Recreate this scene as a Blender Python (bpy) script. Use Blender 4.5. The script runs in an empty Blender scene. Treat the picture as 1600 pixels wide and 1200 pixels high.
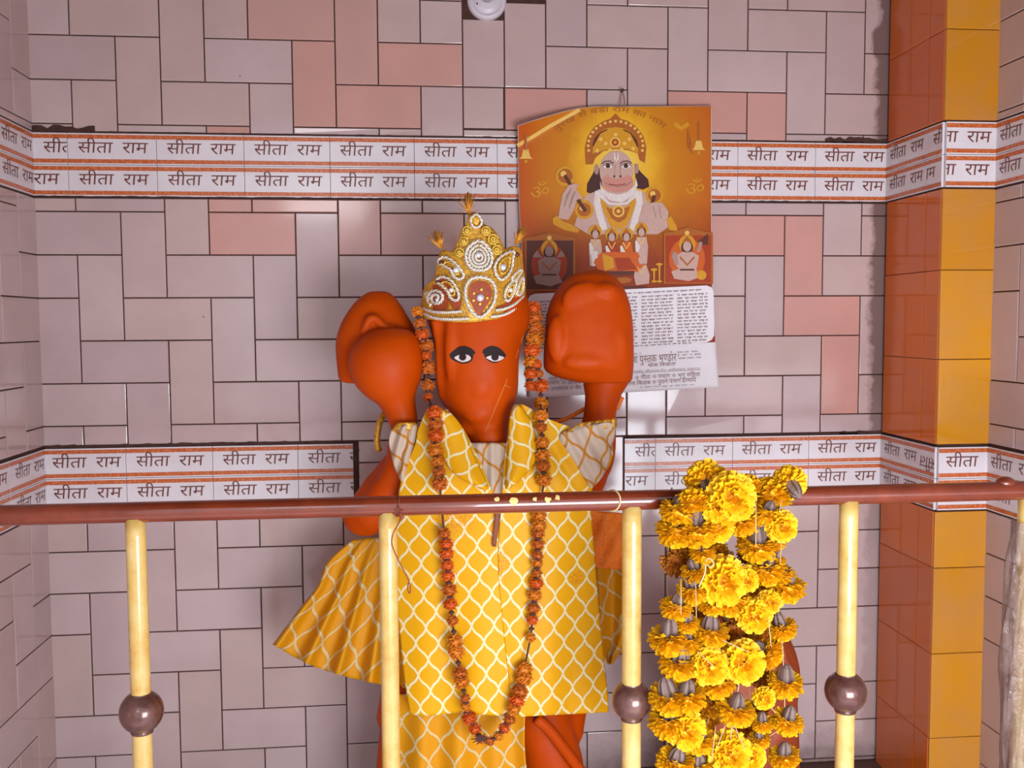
import bpy, bmesh, math, random
from math import sin, cos, pi, sqrt
from mathutils import Vector, Matrix
from mathutils.bvhtree import BVHTree
random.seed(7)
SC = bpy.context.scene
COL = SC.collection

# ------------------------------------------------------------------ camera
ZO = 1.41                                   # platform floor is z = 0
FPX, PITCH, YAW, ROLL = 1456.7, 0.06541, 0.09688, -0.00577
CP = Vector((0.89322, -2.27441, -0.26372 + ZO))
FW = Vector((sin(YAW)*cos(PITCH), cos(YAW)*cos(PITCH), -sin(PITCH)))
_r = Vector((cos(YAW), -sin(YAW), 0)); _u = _r.cross(FW)
RT = _r*cos(ROLL) + _u*sin(ROLL); UP = _u*cos(ROLL) - _r*sin(ROLL)
cam = bpy.data.cameras.new('camera'); cam.sensor_width = 36; cam.lens = FPX/1600*36
cam.clip_start = .02
co = bpy.data.objects.new('camera', cam); COL.objects.link(co)
m3 = Matrix((RT, UP, -FW)).transposed().to_4x4(); m3.translation = CP
co.matrix_world = m3; SC.camera = co

# ------------------------------------------------------------------ world, lights, exposure
W = bpy.data.worlds.new('daylight'); SC.world = W; W.use_nodes = True
bg = W.node_tree.nodes['Background']
bg.inputs[0].default_value = (0.86, 0.90, 1.0, 1); bg.inputs[1].default_value = 1.75
SC.view_settings.view_transform = 'Standard'; SC.view_settings.look = 'None'
SC.view_settings.gamma = 1; SC.view_settings.use_curve_mapping = False
SC.view_settings.exposure = -0.33
def light(name, typ, loc, energy, color, size, rot=(0, 0, 0)):
    l = bpy.data.lights.new(name, typ); l.energy = energy; l.color = color
    if typ == 'AREA': l.shape = 'RECTANGLE'; l.size, l.size_y = size
    elif typ == 'SUN': l.angle = size
    else: l.shadow_soft_size = size
    o = bpy.data.objects.new(name, l); o.location = loc; o.rotation_euler = rot; COL.objects.link(o); return o
# daylight through the open front of the shrine: a low fill lamp added to brighten the lower right wall, and a small high opening whose image shows in the glaze
def aimed(name, loc, target, energy, color, size):
    o = light(name, 'AREA', loc, energy, color, size)
    o.rotation_euler = (Vector(target)-Vector(loc)).to_track_quat('-Z', 'Y').to_euler(); return o
sun = light('sun', 'SUN', (0, -6, 6), 5.0, (1.0, 0.96, 0.95), math.radians(1))
sun.rotation_euler = Vector((-.06, .74, -1.0)).to_track_quat('-Z', 'Y').to_euler()
aimed('daylight_fill', (1.62, -2.45, 0.5), (1.9, 0, 0.2), 58, (0.85, 0.91, 1.0), (1.1, 0.8))
aimed('daylight_gap', (0.25, -4.5, 2.05), (0.9, 0, 1.2), 6, (0.97, 0.97, 1.0), (0.6, 0.3))

# ------------------------------------------------------------------ pixel -> place helpers
def at(x, y, Y):
    d = FW + RT*((x-800)/FPX) + UP*((600-y)/FPX)
    return CP + d*((Y-CP.y)/d.y)
def ppm(x, y, Y):                           # metres per pixel there
    return (at(x, y, Y)-CP).dot(FW)/FPX
def lerp(a, b, t): return a+(b-a)*t
def curve1(pts, t):                         # piecewise smooth interpolation, pts sorted by [0]
    if t <= pts[0][0]: return pts[0][1:]
    for i in range(len(pts)-1):
        if t <= pts[i+1][0]:
            a, b = pts[i], pts[i+1]; k = (t-a[0])/(b[0]-a[0])
            p = pts[i-1] if i else a; n = pts[i+2] if i+2 < len(pts) else b
            out = []
            for j in range(1, len(a)):
                h = b[0]-a[0]
                ma = (b[j]-p[j])/(b[0]-p[0]); mb = (n[j]-a[j])/(n[0]-a[0])
                out.append((2*k**3-3*k*k+1)*a[j]+(k**3-2*k*k+k)*h*ma+(3*k*k-2*k**3)*b[j]+(k**3-k*k)*h*mb)
            return tuple(out)
    return pts[-1][1:]

# ------------------------------------------------------------------ materials
def srgb(r, g, b):
    f = lambda c: (c/255/12.92 if c/255 < .04045 else ((c/255+.055)/1.055)**2.4)
    return (f(r), f(g), f(b), 1)
class N:                                    # small node builder
    def __init__(s, name):
        s.m = bpy.data.materials.new(name); s.m.use_nodes = True; s.t = s.m.node_tree
        s.b = s.t.nodes['Principled BSDF']
    def n(s, typ, **kw):
        o = s.t.nodes.new(typ)
        for k, v in kw.items(): setattr(o, k, v)
        return o
    def link(s, a, b): s.t.links.new(a, b)
    def set(s, **kw):
        for k, v in kw.items(): s.b.inputs[k.replace('_', ' ')].default_value = v
    def val(s, inp, v):
        if hasattr(v, 'is_linked') or isinstance(v, bpy.types.NodeSocket): s.link(v, inp)
        else: inp.default_value = v
    def math(s, op, a, b=0.0, c=0.0):
        o = s.n('ShaderNodeMath', operation=op)
        s.val(o.inputs[0], a); s.val(o.inputs[1], b); s.val(o.inputs[2], c); return o.outputs[0]
    def mix(s, f, a, b, blend='MIX'):
        o = s.n('ShaderNodeMix', data_type='RGBA', blend_type=blend)
        s.val(o.inputs[0], f); s.val(o.inputs[6], a); s.val(o.inputs[7], b); return o.outputs[2]
    def noise(s, scale, detail=3, rough=.55, vec=None):
        o = s.n('ShaderNodeTexNoise'); o.inputs['Scale'].default_value = scale
        o.inputs['Detail'].default_value = detail; o.inputs['Roughness'].default_value = rough
        if vec is not None: s.link(vec, o.inputs['Vector'])
        return o.outputs['Fac']
    def ramp(s, f, *st):
        o = s.n('ShaderNodeValToRGB'); e = o.color_ramp.elements
        while len(e) < len(st): e.new(.5)
        for i, (p, c) in enumerate(st): e[i].position = p; e[i].color = c if len(c) == 4 else (*c, 1)
        s.link(f, o.inputs[0]); return o.outputs[0]
    def maprange(s, v, a, b, c=0., d=1., smooth=False):
        o = s.n('ShaderNodeMapRange', interpolation_type='SMOOTHSTEP' if smooth else 'LINEAR')
        s.val(o.inputs[0], v)
        for i, k in enumerate((a, b, c, d)): o.inputs[i+1].default_value = k
        return o.outputs[0]
    def bump(s, h, strength=.3, dist=.002):
        o = s.n('ShaderNodeBump'); o.inputs['Strength'].default_value = strength; o.inputs['Distance'].default_value = dist
        s.link(h, o.inputs['Height']); s.link(o.outputs[0], s.b.inputs['Normal'])
    def pos(s): return s.n('ShaderNodeNewGeometry').outputs['Position']
    def sep(s, v):
        o = s.n('ShaderNodeSeparateXYZ'); s.link(v, o.inputs[0]); return o.outputs
    def color(s, c): s.link(c, s.b.inputs['Base Color'])

def plain(name, rgb, rough=.5, metal=0., var=.12, scale=30, bump=0., coat=0.):
    k = N(name); c = srgb(*rgb)
    f = k.noise(scale, 4, .6, k.n('ShaderNodeTexCoord').outputs['Object'])
    lo = tuple(v*(1-var) for v in c[:3])+(1,); hi = tuple(min(1, v*(1+var)) for v in c[:3])+(1,)
    k.color(k.ramp(f, (.3, lo), (.7, hi))); k.set(Roughness=rough, Metallic=metal)
    if coat: k.set(Coat_Weight=coat, Coat_Roughness=.05)
    if bump: k.bump(f, bump, .003)
    return k.m

def tile_mat(name, grime=True):
    k = N(name); a = k.n('ShaderNodeVertexColor', layer_name='tone').outputs[0]
    p = k.pos(); x, y, z = k.sep(p)
    f = k.noise(9, 3, .5, p); c = k.mix(k.maprange(f, .35, .7, 0, .18), a, srgb(156, 128, 122))
    sp = k.n('ShaderNodeTexVoronoi'); sp.inputs['Scale'].default_value = 11; k.link(p, sp.inputs['Vector'])
    spot = k.maprange(sp.outputs['Distance'], .012, .03, 1, 0)
    c = k.mix(k.math('MULTIPLY', spot, k.maprange(k.noise(3, 1, .5, p), .5, .6)), c, srgb(88, 60, 55))
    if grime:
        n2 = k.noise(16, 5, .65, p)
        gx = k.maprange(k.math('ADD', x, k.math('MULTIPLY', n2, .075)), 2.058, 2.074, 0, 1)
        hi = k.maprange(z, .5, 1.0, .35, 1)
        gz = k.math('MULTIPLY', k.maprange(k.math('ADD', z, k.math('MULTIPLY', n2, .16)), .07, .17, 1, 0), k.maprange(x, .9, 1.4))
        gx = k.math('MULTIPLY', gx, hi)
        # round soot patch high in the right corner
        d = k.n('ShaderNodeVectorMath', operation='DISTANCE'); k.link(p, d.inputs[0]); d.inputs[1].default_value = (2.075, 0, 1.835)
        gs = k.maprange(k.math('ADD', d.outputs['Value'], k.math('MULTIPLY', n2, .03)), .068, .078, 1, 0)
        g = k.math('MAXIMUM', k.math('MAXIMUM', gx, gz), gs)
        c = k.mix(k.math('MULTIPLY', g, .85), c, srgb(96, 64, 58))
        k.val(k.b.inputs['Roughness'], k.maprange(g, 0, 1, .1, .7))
    else: k.set(Roughness=.1)
    k.color(c); k.bump(k.noise(5, 2, .5, p), .06, .01)
    return k.m
M = {}
M['tile'] = tile_mat('glazed_pink_tile'); M['tile_side'] = tile_mat('glazed_side_tile', False)
M['grout'] = plain('dark_grout', (70, 42, 34), .9, var=.3, scale=60)
M['pillar_tile'] = tile_mat('glazed_pillar_tile', False)
M['band_white'] = plain('band_white_glaze', (222, 212, 214), .2, var=.05, scale=14)
k = N('band_border'); p = k.pos()
k.color(k.ramp(k.noise(150, 3, .7, p), (.38, srgb(186, 84, 38)), (.5, srgb(196, 98, 48)), (.62, srgb(206, 124, 76)))); k.set(Roughness=.25); M['band_orange'] = k.m
M['letter'] = plain('letter_brown', (112, 56, 46), .35, var=.2, scale=90)
M['plaster'] = plain('ceiling_plaster', (74, 46, 32), .9)
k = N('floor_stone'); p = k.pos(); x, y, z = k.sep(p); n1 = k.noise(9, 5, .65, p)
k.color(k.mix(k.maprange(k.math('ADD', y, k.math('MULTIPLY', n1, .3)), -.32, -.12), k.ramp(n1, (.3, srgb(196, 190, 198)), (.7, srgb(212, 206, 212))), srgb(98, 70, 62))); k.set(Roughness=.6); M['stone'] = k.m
M['ground'] = plain('courtyard_paving', (176, 170, 168), .8, scale=5, var=.2)
k = N('saffron_paint'); f = k.noise(14, 4, .6, k.n('ShaderNodeTexCoord').outputs['Object'])
k.color(k.ramp(f, (.3, srgb(180, 62, 1)), (.7, srgb(190, 70, 2)))); k.set(Roughness=.45, Specular_IOR_Level=.12); k.bump(f, .12, .006); M['saffron'] = k.m
M['eye_black'] = plain('eye_black', (34, 14, 12), .8); M['eye_white'] = plain('eye_white', (214, 196, 190), .35)
M['scratch'] = plain('pale_scratch', (206, 146, 74), .6)
def lattice(name, body, body2, line, P=.0452, Q=.0645, w=.045, lw=.064, stain=None):
    k = N(name); uv = k.n('ShaderNodeUVMap', uv_map='UVMap').outputs[0]; x, y, z = k.sep(uv)
    u = k.math('DIVIDE', x, P); v = k.math('DIVIDE', y, Q)
    s = k.math('ADD', u, v); t = k.math('SUBTRACT', u, v)
    A = k.math('ADD', s, k.math('MULTIPLY', k.math('SINE', k.math('MULTIPLY', t, 2*pi)), w))
    B = k.math('ADD', t, k.math('MULTIPLY', k.math('SINE', k.math('MULTIPLY', s, 2*pi)), w))
    dA = k.math('PINGPONG', A, .5); dB = k.math('PINGPONG', B, .5)
    d = k.math('MINIMUM', dA, dB)
    d = k.math('ADD', d, k.math('MULTIPLY', k.math('SUBTRACT', k.noise(420, 2, .5, uv), .5), .03))
    mask = k.maprange(d, lw*.8, lw*1.15, 1, 0)
    edge = k.maprange(d, lw*1.1, lw*1.5, 1, 0)
    wv = k.noise(900, 2, .6, uv)
    c = k.ramp(wv, (.35, srgb(*body2)), (.55, srgb(*body)))
    c = k.mix(k.math('MULTIPLY', edge, .55), c, srgb(*body2))
    c = k.mix(mask, c, k.ramp(wv, (.3, srgb(*[int(q*.86) for q in line])), (.6, srgb(*line))))
    if stain:
        for (sx, sy, r) in stain:
            dd = k.n('ShaderNodeVectorMath', operation='DISTANCE'); k.link(uv, dd.inputs[0]); dd.inputs[1].default_value = (sx, sy, 0)
            g = k.math('MULTIPLY', k.maprange(dd.outputs['Value'], r*.3, r, 1, 0), k.maprange(k.noise(220, 3, .7, uv), .46, .6))
            c = k.mix(k.math('MULTIPLY', g, .75), c, srgb(196, 96, 30))
    k.color(c); k.set(Roughness=.5, Specular_IOR_Level=.2); k.bump(k.math('ADD', k.math('MULTIPLY', mask, .6), k.math('MULTIPLY', wv, .3)), .35, .0015)
    return k.m
_s = at(742, 848, -.44)
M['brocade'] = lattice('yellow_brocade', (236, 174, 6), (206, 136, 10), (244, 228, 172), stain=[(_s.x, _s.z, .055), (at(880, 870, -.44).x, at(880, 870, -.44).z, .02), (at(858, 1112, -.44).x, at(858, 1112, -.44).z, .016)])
M['brocade_shade'] = lattice('yellow_brocade_shaded', (220, 152, 10), (188, 116, 14), (216, 192, 136), P=.052, Q=.078, lw=.055, stain=[(at(548, 900, -.25).x, at(548, 900, -.25).z, .03)])  # darker copy of the robe brocade, shade under the robe put into its colour
M['lining'] = lattice('silver_brocade_reverse', (214, 194, 172), (168, 140, 120), (206, 132, 30), P=.05, Q=.075, lw=.05)
M['sash'] = plain('orange_sash_cloth', (240, 124, 22), .7, var=.15, scale=200, bump=.2)
M['maroon'] = plain('maroon_edge', (132, 60, 30), .6)
M['gold_cloth'] = plain('gold_brocade', (214, 158, 50), .34, .35, var=.42, scale=160, bump=.5)
M['gold_red'] = plain('crown_red_velvet', (158, 66, 22), .6, var=.2, scale=120)
M['cord'] = plain('silver_gold_cord', (232, 222, 206), .3, .3, var=.25, scale=260)
M['cord_gold'] = plain('gold_cord', (240, 196, 84), .3, .4, var=.25, scale=260)
M['gem'] = plain('silver_gem', (220, 216, 224), .08, .3); M['gem_dark'] = plain('dark_gem', (92, 40, 26), .1)
M['bead'] = plain('gold_bead', (236, 196, 92), .25, .5)
M['tinsel'] = plain('gold_tinsel', (220, 150, 44), .3, .5, var=.3, scale=90)
M['rail'] = plain('red_brown_enamel', (122, 50, 26), .2, var=.25, scale=18, coat=.8)
k = N('cream_yellow_enamel'); f = k.noise(24, 5, .65, k.n('ShaderNodeTexCoord').outputs['Object'])
k.color(k.ramp(f, (.3, srgb(208, 158, 72)), (.5, srgb(218, 182, 104)), (.72, srgb(224, 198, 130)))); k.set(Roughness=.25, Coat_Weight=.5); M['post'] = k.m
k = N('brown_steel_ball'); f = k.noise(22, 4, .6, k.n('ShaderNodeTexCoord').outputs['Object'])
k.color(k.ramp(f, (.35, srgb(92, 54, 46)), (.7, srgb(128, 92, 84)))); k.set(Roughness=.24, Metallic=.35, Coat_Weight=.5); M['ball'] = k.m
M['petal_y'] = plain('yellow_petal', (252, 194, 6), .6, var=.06, scale=60)
M['petal_y2'] = plain('deep_yellow_petal', (238, 172, 10), .6, var=.12, scale=60)
M['petal_b'] = plain('withered_petal', (198, 122, 26), .7, var=.25, scale=60)
M['petal_o'] = plain('orange_petal', (206, 88, 12), .6, var=.25, scale=70)
M['petal_o2'] = plain('dull_orange_petal', (190, 96, 18), .7, var=.3, scale=70); M['petal_o3'] = plain('amber_petal', (208, 120, 18), .65, var=.3, scale=70)
M['calyx'] = plain('grey_green_calyx', (132, 112, 104), .7, var=.3, scale=90)
M['dark_bract'] = plain('dark_bract', (84, 46, 40), .8)
M['thread'] = plain('white_thread', (214, 184, 132), .7); M['thread_b'] = plain('brown_thread', (140, 66, 44), .8)
M['white_plastic'] = plain('white_plastic', (206, 196, 202), .3, var=.04); M['hole'] = plain('soot_dark', (70, 40, 34), .95)
M['paper'] = plain('white_paper', (226, 218, 220), .5, var=.03); M['print_ink'] = plain('print_ink', (128, 84, 84), .6)
M['print_pale'] = plain('pale_ink', (176, 156, 164), .6)
M['iron'] = plain('rusty_iron', (88, 56, 46), .6, .3)
M['petal_stuck'] = plain('dried_petal', (232, 204, 126), .6)

# ------------------------------------------------------------------ object helpers
def tag(o, label=None, cat=None, group=None, kind=None):
    if label: o['label'] = label
    if cat: o['category'] = cat
    if group: o['group'] = group
    if kind: o['kind'] = kind
    return o
def link(name, me, parent=None):
    o = bpy.data.objects.new(name, me); COL.objects.link(o)
    if parent: o.parent = parent; o.matrix_parent_inverse = parent_inv(parent)
    return o
def parent_inv(p):
    m = Matrix.LocRotScale(p.location, p.rotation_euler, p.scale)
    return m.inverted()
def obj(name, bm, mats, parent=None, smooth=True):
    me = bpy.data.meshes.new(name); bm.to_mesh(me); bm.free()
    for m in (mats if isinstance(mats, (list, tuple)) else [mats]): me.materials.append(m)
    if smooth:
        for p in me.polygons: p.use_smooth = True
    return link(name, me, parent)
def thing(name, label, cat, loc=(0, 0, 0), group=None):
    o = bpy.data.objects.new(name, None); COL.objects.link(o); o.location = loc; o.empty_display_size = .05
    return tag(o, label, cat, group)
def box(bm, lo, hi, mi=0):
    vs = [bm.verts.new((x, y, z)) for x in (lo[0], hi[0]) for y in (lo[1], hi[1]) for z in (lo[2], hi[2])]
    for f in ((0, 1, 3, 2), (4, 6, 7, 5), (0, 4, 5, 1), (2, 3, 7, 6), (0, 2, 6, 4), (1, 5, 7, 3)):
        bm.faces.new([vs[i] for i in f]).material_index = mi
def ring_sweep(bm, pts, rads, seg=8, mi=0, closed=False, cap=True):
    pts = [Vector(p) for p in pts]; n = len(pts); rings = []
    if not hasattr(rads, '__len__'): rads = [rads]*n
    up = None
    for i, p in enumerate(pts):
        a = pts[(i-1) % n] if (closed or i) else p; b = pts[(i+1) % n] if (closed or i < n-1) else p
        t = (b-a)
        t = t.normalized() if t.length > 1e-9 else Vector((0, 0, 1))
        if up is None:
            up = Vector((0, -1, 0)) if abs(t.y) < .9 else Vector((1, 0, 0))
        s = t.cross(up)
        if s.length < 1e-6: s = t.cross(Vector((1, 0, .3)))
        s.normalize(); up = s.cross(t).normalized()
        rings.append([bm.verts.new(p+(s*cos(2*pi*j/seg)+up*sin(2*pi*j/seg))*rads[i]) for j in range(seg)])
    for i in range(n if closed else n-1):
        A, B = rings[i], rings[(i+1) % n]
        for j in range(seg):
            bm.faces.new((A[j], A[(j+1) % seg], B[(j+1) % seg], B[j])).material_index = mi
    if cap and not closed:
        bm.faces.new(list(reversed(rings[0]))).material_index = mi; bm.faces.new(rings[-1]).material_index = mi
def smooth_path(pts, n):
    q = [(i,)+tuple(p) for i, p in enumerate(pts)]
    return [Vector(curve1(q, i*(len(pts)-1)/n)) for i in range(n+1)]
def lathe(bm, prof, c=Vector((0, 0, 0)), ax=None, seg=24, mi=0):
    R = Vector((0, 0, 1)).rotation_difference(ax).to_matrix() if ax is not None else Matrix.Identity(3)
    rings = []
    for r, h in prof:
        rings.append([bm.verts.new(c+R@Vector((r*cos(2*pi*j/seg), r*sin(2*pi*j/seg), h))) for j in range(seg)])
    for A, B in zip(rings, rings[1:]):
        for j in range(seg): bm.faces.new((A[j], A[(j+1) % seg], B[(j+1) % seg], B[j])).material_index = mi
    bm.faces.new(list(reversed(rings[0]))).material_index = mi; bm.faces.new(rings[-1]).material_index = mi
def ball(bm, c, r, seg=16, mi=0):
    s = r if hasattr(r, '__len__') else (r, r, r)
    m = Matrix.Translation(c) @ Matrix.Diagonal((*s, 1))
    g = bmesh.ops.create_uvsphere(bm, u_segments=seg, v_segments=max(6, seg*2//3), radius=1, matrix=m)
    for v in g['verts']:
        for f in v.link_faces: f.material_index = mi
def loft(bm, rows, Yc, b, seg=32, step=4, power=2.0):
    """closed body from outline rows (y, xl, xr) in photo pixels at depth Yc; b = half depth (number or rows (y, b))."""
    y0, y1 = rows[0][0], rows[-1][0]; n = max(3, int((y1-y0)/step)); rings = []
    for i in range(n+1):
        y = lerp(y0, y1, i/n); xl, xr = curve1(rows, y)
        bb = b if not hasattr(b, '__len__') else curve1(b, y)[0]
        L, R = at(xl, y, Yc), at(xr, y, Yc); c = (L+R)/2; a = (R-L)/2
        ring = []
        for j in range(seg):
            t = 2*pi*j/seg; ct, st = cos(t), sin(t)
            ct = math.copysign(abs(ct)**(2/power), ct); st = math.copysign(abs(st)**(2/power), st)
            ring.append(bm.verts.new(c + a*ct + Vector((0, bb*st, 0))))
        rings.append(ring)
    for A, B in zip(rings, rings[1:]):
        for j in range(seg): bm.faces.new((A[j], A[(j+1) % seg], B[(j+1) % seg], B[j]))
    bm.faces.new(rings[0]); bm.faces.new(list(reversed(rings[-1])))
def remeshed(name, bm, mat, parent, voxel=.006, iters=8):
    bmesh.ops.recalc_face_normals(bm, faces=bm.faces)
    me = bpy.data.meshes.new('tmp'); bm.to_mesh(me); bm.free()
    o = bpy.data.objects.new('tmp', me); COL.objects.link(o)
    r = o.modifiers.new('r', 'REMESH'); r.mode = 'VOXEL'; r.voxel_size = voxel
    s = o.modifiers.new('s', 'SMOOTH'); s.factor = .5; s.iterations = iters
    dg = bpy.context.evaluated_depsgraph_get(); dg.update()
    out = bpy.data.meshes.new_from_object(o.evaluated_get(dg)); out.name = name
    bpy.data.objects.remove(o); bpy.data.meshes.remove(me)
    out.materials.clear(); out.materials.append(mat)
    for p in out.polygons: p.use_smooth = True
    return link(name, out, parent)

# ------------------------------------------------------------------ lettering
_g = {}
def glyphs(s):
    """verts, faces of a run of lettering at font size 1"""
    if s not in _g:
        c = bpy.data.curves.new('t', 'FONT'); c.body = s; c.resolution_u = 2
        o = bpy.data.objects.new('t', c); COL.objects.link(o)
        dg = bpy.context.evaluated_depsgraph_get(); dg.update()
        me = bpy.data.meshes.new_from_object(o.evaluated_get(dg))
        _g[s] = ([tuple(v.co) for v in me.vertices], [tuple(p.vertices) for p in me.polygons])
        bpy.data.objects.remove(o); bpy.data.curves.remove(c); bpy.data.meshes.remove(me)
    return _g[s]
def half(s, cut):
    """the half form of a letter: drop its right stem"""
    key = s+'|half'
    if key not in _g:
        v, f = glyphs(s); bm = bmesh.new(); vs = [bm.verts.new(p) for p in v]
        for q in f: bm.faces.new([vs[i] for i in q])
        x1 = max(p[0] for p in v)-cut
        bmesh.ops.bisect_plane(bm, geom=bm.verts[:]+bm.edges[:]+bm.faces[:], plane_co=(x1, 0, 0), plane_no=(1, 0, 0), clear_outer=True)
        bm.verts.index_update()
        _g[key] = ([tuple(q.co) for q in bm.verts], [tuple(q.index for q in p.verts) for p in bm.faces]); bm.free()
    return _g[key]
def compose(parts):
    """parts: strings or ('letter', cut) half forms -> verts, faces, width"""
    V, F, x = [], [], 0
    for p in parts:
        v, f = glyphs(p) if isinstance(p, str) else half(*p)
        if p == ' ': x += .26; continue
        o = len(V); V += [(a+x, b) for a, b, *_ in v]; F += [tuple(i+o for i in q) for q in f]
        x += max(a for a, *_ in v)
    return V, F, x
def letter_block(V, F, x0, x1, zb, size, shear=0.):
    """scale so that it spans x0..x1, letter height by size; returns verts (s, z)"""
    a = min(v[0] for v in V); b = max(v[0] for v in V); k = (x1-x0)/(b-a)
    return [(x0+(v[0]-a)*k+shear*v[1]*size, zb+v[1]*size) for v in V], F

# ------------------------------------------------------------------ the setting: tiled walls
PALE = [(195, 168, 164), (198, 173, 170), (191, 166, 164), (200, 175, 173), (196, 169, 163)]
PINK = [(204, 154, 142), (204, 150, 138), (200, 156, 146)]
def tone(c, R):
    near = {(7, -3), (8, -4), (6, -4), (7, -5), (5, -5), (4, 0), (5, -1), (4, -2), (7, -1), (16, 0), (18, 0), (18, 2), (19, 3), (15, -3), (17, -3), (11, -3), (8, 0)}
    return random.choice(PINK) if (c, R) in near else random.choice(PALE)
def add_tile(bm, lay, place, s0, s1, z0, z1, col, gap=.0015, d=.005, bev=.0016, tilt=.0005):
    if s1-s0 < .006 or z1-z0 < .004: return
    s0 += gap; s1 -= gap; z0 += gap; z1 -= gap
    q = [random.uniform(-tilt, tilt) for _ in range(4)]
    A = [bm.verts.new(place(s, z, .0)) for s, z in ((s0, z0), (s1, z0), (s1, z1), (s0, z1))]
    B = [bm.verts.new(place(s, z, d-bev*.6)) for s, z in ((s0, z0), (s1, z0), (s1, z1), (s0, z1))]
    C = [bm.verts.new(place(s, z, d+q[i])) for i, (s, z) in enumerate(((s0+bev, z0+bev), (s1-bev, z0+bev), (s1-bev, z1-bev), (s0+bev, z1-bev)))]
    fs = [bm.faces.new(C)]
    for P, Q in ((A, B), (B, C)):
        for i in range(4): fs.append(bm.faces.new((P[i], P[(i+1) % 4], Q[(i+1) % 4], Q[i])))
    c = srgb(*col)
    for f in fs:
        for l in f.loops: l[lay] = c
def clip_add(bm, lay, place, s0, s1, z0, z1, col, zones):
    for (a, b, c, d) in zones:
        add_tile(bm, lay, place, max(s0, a), min(s1, b), max(z0, c), min(z1, d), col)
def herringbone(name, place, c0, c1, zones, mat, special=None):
    bm = bmesh.new(); lay = bm.loops.layers.float_color.new('tone'); random.seed(len(name)*11)
    for R in range(-9, 15):
        zt = ZO-.1*R
        for c in range(c0-1, c1+1):
            if special and (c, R) in special: continue
            st = (c+R) % 4; col = tone(c, R)
            if st == 0: clip_add(bm, lay, place, c*.1, c*.1+.2, zt-.1, zt, col, zones)
            elif st == 2: clip_add(bm, lay, place, c*.1, c*.1+.1, zt-.2, zt, col, zones)
    if special:
        for (a, b, c, d) in special.values():
            if a is not None: clip_add(bm, lay, place, a, b, c, d, random.choice(PALE), zones)
    return bm
XL, XR, XP, YP = .006, 2.066, 2.19, -.26
B1, B0 = ZO+.1795, ZO+.0345                    # upper band
L1, L0 = ZO-.5525, ZO-.6985                    # lower band
CEIL = 2.4
back = lambda s, z, d: (s, -d, z)
left = lambda s, z, d: (XL+d, s, z)            # s = Y (negative towards the front)
rightw = lambda s, z, d: (XP-d, YP-s, z)       # s = distance in front of the pillar
pside = lambda s, z, d: (XR-d, -s, z)
pfront = lambda s, z, d: (XR+s, YP-d, z)
e = .003
zone_full = lambda a, b: [(a, b, 0, L0-e), (a, b, L1+e*2, B0-e), (a, b, B1+e, CEIL)]
zb = [(XL, XR, 0, L0-e), (XL, XR, L1+e*2, B0-e), (XL, XR, B1+e, CEIL), (.738, 1.3923, L0-e, L1+e*2)]
sp = {(10, -4): (1.0, 1.1, ZO+.3, ZO+.459), (10, -5): (None,)*4, (10, -3): (1.0, 1.098, ZO+.202, ZO+.3), (9, -5): (.9, 1.0, ZO+.4, ZO+.5), (10, -6): (1.0, 1.1, ZO+.548, ZO+.7)}
def wall(name, bm, mat, backing):
    nf = len(bm.faces)
    for lo, hi in backing: box(bm, lo, hi, 1)
    o = obj(name, bm, [mat, M['grout']], smooth=False); return tag(o, kind='structure')
wall('wall_back', herringbone('wall_back', back, 0, 21, zb, M['tile'], sp), M['tile'], [((-.15, -.001, 0), (2.4, .12, CEIL))])
wall('wall_left', herringbone('wall_left', left, -22, 0, zone_full(-2.1, -.001), M['tile_side']), M['tile_side'], [((-.1, -2.1, 0), (XL+.001, 0, CEIL))])
wall('wall_right', herringbone('wall_right', rightw, 0, 21, zone_full(.001, 1.84), M['tile_side']), M['tile_side'], [((XP-.001, -2.1, 0), (XP+.1, .0, CEIL))])
# corner pillar, orange tiles
bm = bmesh.new(); lay = bm.loops.layers.float_color.new('tone'); random.seed(3)
box(bm, (XR+.0005, YP+.0005, 0), (XP, -.0005, CEIL), 1)
zs = [at(1520, y, YP).z for y in (1149, 1018, 885)]+[L0-e]
zs = [0, zs[0]-.197]+zs
zm = [L1+e*2, at(1515, 561, YP).z, at(1520, 422, YP).z, B0-e]; zt = [B1+e, at(1525, 47, YP).z, at(1525, 47, YP).z+.2, at(1525, 47, YP).z+.4, CEIL]
for zz in (zs, zm, zt):
    for a, b in zip(zz, zz[1:]):
        j = random.uniform(-6, 6)
        add_tile(bm, lay, pfront, -.0055, XP-XR, a, b, (204+j, 134+j, 26), .0008, .006)
        add_tile(bm, lay, pside, .012, .197, a, b, (214+j, 104+j, 30), .0006, .006); add_tile(bm, lay, pside, .197, -YP, a, b, (214+j, 104+j, 30), .0006, .006)
tag(obj('trim_1', bm, [M['pillar_tile'], M['grout']], smooth=False), kind='structure')

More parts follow.
